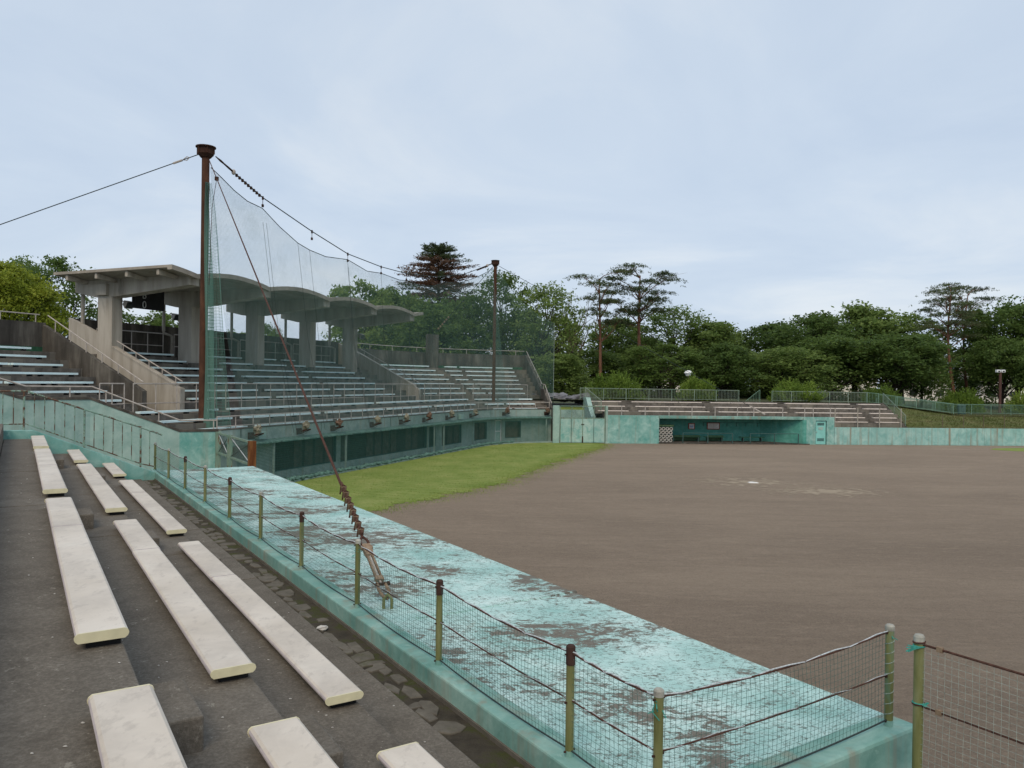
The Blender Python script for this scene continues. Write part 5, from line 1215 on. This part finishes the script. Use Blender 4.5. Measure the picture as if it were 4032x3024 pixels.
    for mt in ('fence_green', 'fence_worn'):
        mb = MB(); mb.tube([V(0, 0, 0), V(0, 0, 1)], .013, 4); UNIT_BAL[mt] = mesh_of(mb, 'baluster', mt)
        mb = MB(); mb.tube([V(0, 0, -.03), V(0, 0, 1)], .035, 6); UNIT_POST[mt] = mesh_of(mb, 'post', mt)
    bfence([far(-1.6, 4.2, 3.72), far(13.5, 4.2, 3.68)], 1.05, 'worn pale green bar fence above the far stand near the double gate', 'fence_worn')
    bfence([far(-1.15, 4.1, 3.74), far(-.2, 1.6, 2.62)], 1.1, 'worn sloping bar fence down the end wall beside the double gate', 'fence_worn')
    bfence([far(16.75, 4.2, 3.68), far(26.2, 4.2, 3.66)], 1.03, 'worn pale green bar fence above the far stand beyond its opening', 'fence_worn')
    bfence([far(26.2, 4.3, 3.66), far(27.4, 4.3, 3.58)], 1.03, 'short green bar fence at the top corner of the grass bank', 'fence_green')
    bfence([far(27.4, 4.35, 3.58), far(35.6, 5.0, 2.68)], 1.0, 'green bar fence sloping down along the top of the grass bank', 'fence_green')
    bfence([far(28.6, 6.6, 3.45), far(36.5, 6.6, 2.62), far(58, 6.8, 2.55)], 1.0, 'long level green bar fence beyond the grass bank', 'fence_green')
    bfence([far(27.75, 4.1, 3.7), far(27.75, .5, 1.75)], .95, 'rusty bar fence sloping down the end coping of the far stand', 'fence_worn')
    mb = MB(); mb.prism([far(14.6, 5.2, 3.6), far(15.9, 5.2, 3.6), far(15.9, 5.2, 4.75)], (GG * .03).to_3d())
    f = empty('bar_fence', far(15.9, 5, 3.6), 'green stair railing in the fence opening, sloping to one side', 'railing')
    mb = MB(); mb.tube([far(14.5, 5, 3.68), far(15.9, 5, 4.78)], .025, 5); mb.tube([far(15.9, 5, 3.55), far(15.9, 5, 4.78)], .03, 5); build(mb, 'rail', 'fence_green', f)
    for i in range(1, 9):
        x = 14.5 + 1.4 * i / 9; mb = MB(); mb.tube([far(x, 5, 3.6), far(x, 5, 3.68 + 1.1 * i / 9)], .014, 4); build(mb, 'baluster', 'fence_green', f)
    # rocks by the fence corner
    rnd = random.Random(31)
    for i in range(9):
        mb = MB().blob((0, 0, 0), rnd.uniform(.5, 1.1), rnd.uniform(.4, .7), rnd.uniform(.25, .5), i, .6, 9, 6); o = build(mb, 'rock', 'rock'); p = far(-6.5 + i * .75 + rnd.uniform(-.2, .2), 6.0 + rnd.uniform(0, 1.2)); o.location = (p.x, p.y, 3.62 + rnd.uniform(-.05, .2)); o.rotation_euler = (0, 0, rnd.uniform(0, 3)); tag(o, 'grey boulder in the rock border behind the double gate', 'rock', 'boulders behind the double gate')
    # home plate
    mb = MB(); mb.prism([V(12.8, 41.4, .005), V(13.3, 41.4, .005), V(13.3, 41.65, .005), V(13.05, 41.9, .005), V(12.8, 41.65, .005)], (0, 0, .03)); o = build(mb, 'home_plate', 'white_plastic', loc=(13.05, 41.6, 0)); tag(o, 'white five-sided home plate lying on the bare earth', 'plate')
    # lamps
    t = empty('park_lamp', (17.3, 76, 3.5), 'park lamp with a white hat-shaped head among the shrubs', 'lamp')
    mb = MB(); mb.tube([V(17.34, 76, 3.4), V(17.34, 76, 6.0)], .05, 8); build(mb, 'post', 'brown_paint', t)
    mb = MB(); mb.lathe((17.34, 76, 6.0), [(.16, 0), (.24, .06), (.30, .28), (.42, .30), (.30, .50), (.12, .58)], 12); build(mb, 'head', 'lamp_white', t)
    t = empty('park_lamp', (53.1, 84, 2.5), 'brown lamp post with a twin white head by the long green fence', 'lamp')
    mb = MB(); mb.tube([V(53.1, 84, 2.4), V(53.1, 84, 6.9)], .14, 10); build(mb, 'post', 'brown_paint', t)
    for dx_ in (-.25, .25):
        mb = MB(); mb.box(V(53.1 + dx_, 84, 7.1), (.21, 0, 0), (0, .2, 0), (0, 0, .15)); h = build(mb, 'head', 'lamp_white', t, bevel=.05)
        mb = MB(); mb.box(V(53.1 + dx_, 83.79, 7.08), (.1, 0, 0), (0, .006, 0), (0, 0, .07)); build(mb, 'lens', 'dark_glass', h)
    mb = MB(); mb.box(V(53.1, 84, 6.98), (.25, 0, 0), (0, .15, 0), (0, 0, .06)); build(mb, 'crossarm', 'brown_paint', t)
    # litter bin behind the fence
    t = empty('litter_bin', far(38.6, 8, 2.5), 'dark litter bin standing behind the long green fence', 'bin'); mb = MB(); p = far(38.6, 8); mb.lathe((p.x, p.y, 2.5), [(.35, 0), (.38, .9)], 12); build(mb, 'body', 'frame_dark', t); mb = MB(); mb.lathe((p.x, p.y, 3.4), [(.42, 0), (.4, .08), (.15, .14)], 12); build(mb, 'lid', 'frame_dark', t)
far_side()

# ================================================================== TREES, SHRUBS, HOUSES
def leaf_quad(mb, p, s, rnd, flat=.0, up=None, asp=.55):
    d = Vector((rnd.gauss(0, 1), rnd.gauss(0, 1), rnd.gauss(0, 1) * (1 - flat)))
    if up is not None: d = d * .55 + up
    if d.length < 1e-4: d = Vector((1, 0, 0))
    d.normalize(); a = d.orthogonal(); q = rnd.uniform(0, 6.28); a = (a * math.cos(q) + d.cross(a) * math.sin(q)); 
    if flat: a.z *= (1 - flat)
    a = a.normalized() * s * asp; d = d * s
    b = len(mb.v); mb.v += [tuple(p - d * .5), tuple(p + a * .5), tuple(p + d * .5), tuple(p - a * .5)]; mb.f.append((b, b + 1, b + 2, b + 3))
def limb(mb, a, b, r0, r1, rnd, bend=.12, n=4, sides=5):
    pts = []; L = (b - a).length
    w = Vector((rnd.uniform(-1, 1), rnd.uniform(-1, 1), rnd.uniform(-.3, .6))) * L * bend
    for i in range(n + 1):
        f = i / n; pts.append(a.lerp(b, f) + w * math.sin(f * math.pi))
    mb.tube(pts, [r0 + (r1 - r0) * i / n for i in range(n + 1)], sides, False); return pts

PROTO = {}
def broad_proto(seed, H, W, nblob, clumps, leaves, size, open_=0.0, low=.18, leafmat='leaf_green', bark='bark', flat=.35, twigs=True):
    """one broadleaf tree, 1:1 metres, returned as (trunk mesh, crown mesh)"""
    rnd = random.Random(seed); tr = MB(); cr = MB()
    th = H * (.42 + .25 * open_); base = Vector((0, 0, -.3)); lean = Vector((rnd.uniform(-.05, .05) * H, rnd.uniform(-.05, .05) * H, th))
    trunk = limb(tr, base, lean, H * .022 + .05, H * .013, rnd, .04, 6, 8)
    for i in range(nblob):
        a = i * 2.399 + rnd.uniform(-.4, .4); f = (i + .5) / nblob
        zc = H * (low + .10 + (1 - low - .22) * f ** .9); rad = W / 2 * (math.sin(math.pi * min(.97, .16 + .80 * (zc / H - low) / (1 - low))) ** .55) * rnd.uniform(.50, .86) * (1 if f < .93 else .25)
        c = Vector((math.cos(a) * rad, math.sin(a) * rad, zc)); br = W * rnd.uniform(.17, .26) * (1 - .25 * f)
        o = trunk[min(len(trunk) - 1, 2 + int(f * 4))]
        limb(tr, o, c, H * .009 * (1.2 - f * .5), .02, rnd, .12, 4, 5)
        for _ in range(3 if twigs else 0):
            e = c + Vector((rnd.gauss(0, 1), rnd.gauss(0, 1), rnd.gauss(.2, .7))).normalized() * br * rnd.uniform(.7, 1.05); limb(tr, c.lerp(o, rnd.uniform(.05, .4)), e, .035, .010, rnd, .1, 3, 4)
        for _ in range(clumps):
            d = Vector((rnd.gauss(0, 1), rnd.gauss(0, 1), rnd.gauss(.25, .85))); d.normalize()
            q = br * (rnd.random() ** .45) * rnd.uniform(.8, 1.18)
            cc = c + Vector((d.x * q, d.y * q, d.z * q * .72)); cs = br * rnd.uniform(.16, .30)
            for _ in range(leaves):
                p = cc + Vector((rnd.gauss(0, cs), rnd.gauss(0, cs), rnd.gauss(0, cs * .45)))
                leaf_quad(cr, p, size * rnd.uniform(.6, 1.3), rnd, flat)
    return mesh_of(tr, 'trunk', bark), mesh_of(cr, 'crown', leafmat)
def pine_proto(seed, H, W, npad, bark='bark_red'):
    rnd = random.Random(seed); tr = MB(); cr = MB()
    top = Vector((rnd.uniform(-.08, .08) * H, rnd.uniform(-.04, .04) * H, H * .93)); trunk = limb(tr, Vector((0, 0, -.3)), top, .26, .07, rnd, .06, 10, 8)
    for i in range(npad):
        f = (i + .5) / npad; zc = H * (.58 + .41 * f + rnd.uniform(-.02, .02)); a = i * 2.399 + rnd.uniform(-.9, .9); rad = W / 2 * rnd.uniform(.25, .95) * (1.0 - .55 * max(0, f - .55))
        tp = trunk[min(10, int((zc / (H * .93)) * 10) - (1 if f < .9 else 0))]
        c = Vector((tp.x + math.cos(a) * rad, tp.y + math.sin(a) * rad, zc)); limb(tr, tp - Vector((0, 0, .3)), c, .075, .02, rnd, .16, 5, 5)
        pr = W * rnd.uniform(.17, .29)
        for _ in range(5):
            e = c + Vector((rnd.gauss(0, .6), rnd.gauss(0, .6), rnd.uniform(0, .12))) * pr; limb(tr, tp.lerp(c, rnd.uniform(.55, .9)), e, .025, .008, rnd, .1, 3, 4)
        for _ in range(72):
            q = Vector((rnd.gauss(0, .5), rnd.gauss(0, .5), 0)) * pr; cc = c + q + Vector((0, 0, rnd.uniform(-.12, .26) - .25 * (q.length / pr) ** 2))
            for _ in range(9):
                d = Vector((rnd.gauss(0, 1), rnd.gauss(0, 1), rnd.uniform(.1, 1.2)))
                leaf_quad(cr, cc + Vector((rnd.gauss(0, .13), rnd.gauss(0, .13), rnd.gauss(0, .06))), .27 * rnd.uniform(.7, 1.3), rnd, 0, d.normalized() * .9, .24)
    for _ in range(7):                              # dead stubs
        f = rnd.uniform(.25, .6); p = trunk[int(f * 10)]; a = rnd.uniform(0, 6.28); limb(tr, p, p + Vector((math.cos(a), math.sin(a), .15)) * rnd.uniform(.5, 1.4), .03, .008, rnd, .15, 3, 4)
    return mesh_of(tr, 'trunk', bark), mesh_of(cr, 'crown', 'needle')
def conifer_proto(seed, H, W):
    rnd = random.Random(seed); tr = MB(); cr = MB(); tops = MB()
    trunk = limb(tr, Vector((0, 0, -.3)), Vector((0, 0, H * .97)), .32, .04, rnd, .01, 8, 8)
    n = 200
    for i in range(n):
        f = i / n; z = H * (.30 + .68 * f); rad = W / 2 * (1.04 - f) ** .5 * rnd.uniform(.6, 1.1) + .3; a = i * 2.399
        o = Vector((0, 0, z)); e = Vector((math.cos(a) * rad, math.sin(a) * rad, z + rad * rnd.uniform(-.12, .22))); limb(tr, o, e, .04, .010, rnd, .05, 3, 4)
        tgt = tops if (f > .86 or rnd.random() < .10) else cr
        for k in range(26):
            g = (k + rnd.random()) / 26; p = o.lerp(e, .15 + .9 * g)
            for _ in range(5 + int(5 * (1 - f))): leaf_quad(tgt, p + Vector((rnd.gauss(0, .16), rnd.gauss(0, .16), rnd.gauss(.05, .12))), .36 * rnd.uniform(.6, 1.3), rnd, 0, (Vector((math.cos(a), math.sin(a), .5)) + Vector((rnd.gauss(0, .5), rnd.gauss(0, .5), rnd.gauss(0, .3)))).normalized(), .22)
    return mesh_of(tr, 'trunk', 'bark'), mesh_of(cr, 'crown', 'needle_brown'), mesh_of(tops, 'green_top', 'needle')
def shrub_proto(seed):
    rnd = random.Random(seed); tr = MB(); cr = MB()
    for i in range(7):
        a = i * .9; limb(tr, Vector((0, 0, -.1)), Vector((math.cos(a) * .5, math.sin(a) * .5, .8)), .05, .02, rnd, .1, 3, 5)
    for i in range(900):
        d = Vector((rnd.gauss(0, 1), rnd.gauss(0, 1), abs(rnd.gauss(0, .9)))); d.normalize(); k = rnd.uniform(.80, 1.05) * (1 + .5 * noise.noise(d * 2.2 + Vector((seed, 0, 0))))
        p = Vector((d.x * k, d.y * k, d.z * k * .9)); o = (d * .8 + Vector((0, 0, .75))).normalized()
        for j in range(9):
            q = p + o * (j * rnd.uniform(.025, .045)) + Vector((rnd.gauss(0, .02), rnd.gauss(0, .02), 0)) ; leaf_quad(cr, q, .13 * rnd.uniform(.7, 1.2), rnd, 0, (o + Vector((rnd.gauss(0, .4), rnd.gauss(0, .4), rnd.gauss(0, .2)))).normalized() * 1.2, .34)
    for i in range(1500):
        d = Vector((rnd.gauss(0, 1), rnd.gauss(0, 1), abs(rnd.gauss(0, .9)))); d.normalize(); leaf_quad(cr, Vector((d.x, d.y, d.z * .9)) * rnd.uniform(.5, .85), .18, rnd)
    return mesh_of(tr, 'stem', 'bark'), mesh_of(cr, 'foliage', 'leaf_shrub')

TREES = [('Y', -38.0, 58, 3, 11.4, 7.4), ('A', -39.2, 66, 3, 13.4, 8.6), ('A', -46.2, 72, 3, 14.2, 6.2), ('F', -33.6, 72, 3, 8.8, 8.5), ('F', -29.1, 80, 3, 7.6, 5.6), ('F', -26.6, 84, 3, 8.6, 4.0),
 ('F', -17.0, 86, 3, 14.1, 8.2), ('B', -14.3, 93, 3, 14.0, 9.8), ('B', -9.2, 86, 3, 11.6, 9.4), ('F', -5.5, 92, 3, 13.3, 8.0), ('A', -1.4, 94, 3, 16.9, 8.6), ('C', -9.7, 100, 3, 20.0, 15.5),
 ('A', 3.8, 90, 3.5, 14.2, 9.0), ('D', 7.4, 96, 3.5, 14.2, 6.4), ('B', 1.4, 102, 3.5, 7.2, 10.4), ('B', 5.4, 84, 3.5, 5.2, 7.2), ('B', 10.6, 97, 3.5, 6.2, 9.0),
 ('P', 10.3, 90, 3.5, 15.0, 7.4), ('Q', 15.5, 92, 3.5, 15.5, 8.6), ('B', 14.4, 104, 3.5, 11.2, 8.6), ('A', 20.6, 99, 3.5, 12.5, 11.2), ('B', 25.4, 97, 3.5, 10.3, 9.6), ('F', 16.8, 87, 3.5, 6.7, 9.4), ('B', 23.9, 88, 3.5, 6.8, 8.6),
 ('B', 33.1, 100, 3.5, 10.3, 12.0), ('B', 41.9, 108, 3.5, 12.6, 12.6), ('B', 50.2, 113, 3.5, 14.5, 15.0), ('F', 54.5, 108, 3.2, 13.0, 13.2), ('G', 39.4, 95, 3.3, 8.6, 12.8), ('G', 46.3, 94, 3, 9.0, 12.0), ('B', 32.0, 90, 3.5, 6.6, 10.4),
 ('Q', 57.7, 100, 2.6, 16.2, 7.6), ('P', 63.0, 106, 2.6, 16.8, 7.2), ('B', 52.0, 98, 2.8, 9.9, 6.8), ('G', 66.4, 102, 2.6, 14.7, 12.4), ('G', 61.5, 97, 2.6, 9.4, 8.0), ('G', 64.0, 92, 2.6, 7.6, 8.0), ('B', 67.0, 112, 2.6, 9.0, 8.4), ('B', 27.5, 106, 3.5, 9.6, 10.0), ('B', 19.0, 112, 3.5, 9.0, 11.0), ('B', -21.5, 90, 3, 7.0, 7.0), ('F', 1.2, 99, 3.2, 12.0, 8.0), ('F', 5.8, 101, 3.4, 11.0, 7.5), ('B', -12.2, 97, 3, 13.0, 9.0)]
WHERE = {'Y': 'bright yellow-green tree', 'A': 'airy open-branched tree', 'B': 'dense dark green tree', 'F': 'fresh green leafy tree', 'G': 'dense green tree with raised crown', 'C': 'tall brown dying conifer', 'P': 'red-trunked pine with flat crown', 'Q': 'tall pine with forked red trunk', 'D': 'nearly bare grey tree'}
def vegetation():
    pr = {'B': [broad_proto(s, 12, 10, 24, 40, 16, .40, 0, .06) for s in (1, 2, 3)], 'G': [broad_proto(s, 12, 10, 24, 40, 16, .40, .1, .27) for s in (5, 6)], 'F': [broad_proto(s, 12, 9, 20, 34, 15, .38, .1, .12, 'leaf_fresh') for s in (11, 12)],
          'A': [broad_proto(s, 14, 9, 22, 26, 12, .34, .45, .22, 'leaf_fresh') for s in (21, 22)], 'Y': [broad_proto(41, 11.4, 7.4, 26, 75, 18, .25, 0, .10, 'leaf_yellow', 'bark', .2)],
          'P': [pine_proto(51, 15, 8, 14)], 'Q': [pine_proto(57, 15, 8, 18)], 'D': [broad_proto(71, 14, 6, 15, 2, 5, .24, .5, .35, 'leaf_fresh', 'bark_pale')], 'C': [conifer_proto(61, 20, 10)]}
    dim = {'B': (12, 10), 'G': (12, 10), 'F': (12, 9), 'A': (14, 9), 'Y': (11.4, 7.4), 'P': (15, 8), 'Q': (15, 8), 'D': (14, 6), 'C': (20, 10)}
    own = {41: 'fresh green leafy tree in the back row behind the right wing end wall', 42: 'fresh green leafy tree in the back row behind the double gate', 43: 'dense dark green tree right before the dying conifer', 31: 'tall pine with forked red trunk behind the grass bank', 32: 'red-trunked pine standing farther back behind the grass bank', 6: 'tall fresh green tree just behind the end of the wavy roof', 9: 'tall fresh green tree behind the second rusty pole', 1: 'tall airy tree behind the left wing, next to the bright yellow-green tree', 2: 'tall airy tree farther back behind the left wing of the grandstand',
           8: 'mid-height dense dark green tree behind the right wing pier', 3: 'mid-height fresh green tree behind the first and second columns', 5: 'slim fresh green tree behind the third column', 4: 'low fresh green tree behind the second column',
           14: 'low dense tree set far back behind the right wing end wall', 15: 'low dense tree just behind the boulders of the double gate', 19: 'dense dark tree rising behind the two red-trunked pines', 21: 'dense dark tree behind the park lamp',
           38: 'dense dark tree in the back row behind the fence opening', 39: 'dense dark tree in the back row behind the park lamp', 28: 'wide green tree with raised crown over the sloping fence', 29: 'wide green tree with raised crown beside the white house',
           33: 'narrow dense dark tree beside the pine of the grass bank', 34: 'tall dense tree with raised crown behind the brown lamp post', 35: 'dense tree with raised crown just behind the brown lamp post', 36: 'low dense tree with raised crown nearest the long green fence', 37: 'dense dark tree far behind the brown lamp post',
           26: 'tallest broad dark dome-shaped tree behind the sloping fence', 25: 'tall dense dark tree behind the far dugout door', 27: 'tall fresh green tree beside the dome-shaped tree'}
    rnd = random.Random(77); seen = {}
    spots = {0: 'behind the left wing of the grandstand', 1: 'behind the roofed part of the grandstand', 2: 'behind the right wing of the grandstand', 3: 'behind the double gate', 4: 'behind the far dugout', 5: 'behind the far dugout door', 6: 'behind the grass bank'}
    for i, (k, x, y, z, h, w) in enumerate(TREES):
        q = x / y; zone = 0 if q < -.55 else 1 if q < -.2 else 2 if q < 0.02 else 3 if q < .125 else 4 if q < .3 else 5 if q < .43 else 6
        hh = 'tall' if h > 12 else 'mid-height' if h > 8 else 'low'
        lab = '%s %s %s' % (hh, WHERE[k], spots[zone]) if k in 'BFAG' else '%s %s' % (WHERE[k], spots[zone])
        lab = own.get(i, lab)
        t = empty('pine_tree' if k in 'PQ' else 'conifer' if k == 'C' else 'tree', (x, y, z), lab, 'tree', 'trees around the ground')
        ms = pr[k][i % len(pr[k])]; H, W = dim[k]; t.scale = (w / W, w / W, h / H); t.rotation_euler = (0, 0, rnd.uniform(0, 6.28))
        inst(ms[0], 'trunk', t); inst(ms[1], 'crown', t)
        if len(ms) > 2: inst(ms[2], 'green_top', t)
    # clipped shrubs along the fence
    sp = [shrub_proto(1), shrub_proto(2)]
    labs = ['near the fence corner above the double gate', 'beneath the park lamp', 'behind the worn fence beyond its opening', 'behind the top of the sloping green fence', 'behind the green fence before a white house', 'beside the brown lamp post']
    for i, (x, y, z, h, w) in enumerate(((9.9, 74, 3.7, 2.49, 4.6), (17.8, 74.2, 3.7, 2.2, 3.7), (27.5, 75, 3.7, 2.02, 4.3), (37.2, 78, 3.3, 1.95, 3.8), (50.2, 86, 2.5, 2.5, 4.0), (57.4, 86, 2.5, 2.3, 3.8))):
        t = empty('shrub', (x, y, z - .1), 'bright green rounded shrub ' + labs[i], 'shrub', 'rounded shrubs along the park fence'); t.scale = (w / 2.1, w / 2.5, h / 1.12); t.rotation_euler = (0, 0, i * 1.3)
        inst(sp[i % 2][0], 'stem', t); inst(sp[i % 2][1], 'foliage', t)
    # dark undergrowth closing the view beneath the crowns: nobody could count it
    mb = MB(); rnd = random.Random(5)
    for i in range(420):
        e_ = rnd.uniform(-26, 62); g = rnd.uniform(24, 46)
        if 30 < e_ < 41 or 46 < e_ < 60: continue
        c = far(e_, g, 3.0); s = rnd.uniform(.9, 2.3)
        for _ in range(110):
            d = Vector((rnd.gauss(0, 1), rnd.gauss(0, .8), abs(rnd.gauss(.5, .8)))) * s * .6; leaf_quad(mb, c + d, .34 * rnd.uniform(.6, 1.4), rnd, .3)
    o = build(mb, 'undergrowth', 'leaf_green', kind='stuff'); tag(o, 'dark leafy undergrowth beneath the trees behind the far stand', 'undergrowth')
    # houses beyond the trees
    for (x, y, w, d, h, rt, lab) in ((60, 140, 9, 7, 5.2, 'house_roof', 'white two-storey house glimpsed between trunks behind the sloping fence'), (79, 150, 10, 7, 4.4, 'house_roof_tan', 'cream house glimpsed left of the brown lamp post'), (90.5, 146, 8.5, 8, 5.6, 'house_roof_tan', 'white gabled house seen beside the brown lamp post'), (33, 150, 10, 7, 4.2, 'house_roof', 'pale house glimpsed through the fence opening')):
        t = empty('house', (x, y, 2.5), lab, 'house')
        mb = MB(); mb.box((x, y, 2.5 + h / 2), (w / 2, 0, 0), (0, d / 2, 0), (0, 0, h / 2)); build(mb, 'wall', 'house_wall', t)
        mb = MB(); zt = 2.5 + h + .003; mb.prism([V(x - w / 2 - .5, y - d / 2 - .5, zt), V(x + w / 2 + .5, y - d / 2 - .5, zt), V(x, y - d / 2 - .5, zt + w * .28)], (0, d + 1, 0)); build(mb, 'roof', rt, t)
        for fx in (-.28, .22):
            for fz in ((.25,) if h < 5 else (.22, .68)):
                mb = MB(); mb.box((x + fx * w, y - d / 2 - .02, 2.5 + h * fz + .4), (.75, 0, 0), (0, .05, 0), (0, 0, .5)); wd = build(mb, 'window', 'dark_glass', t)
                mb = MB(); mb.box((x + fx * w, y - d / 2 - .03, 2.5 + h * fz - .16), (.85, 0, 0), (0, .09, 0), (0, 0, .05)); build(mb, 'sill', 'house_wall', wd)
vegetation()
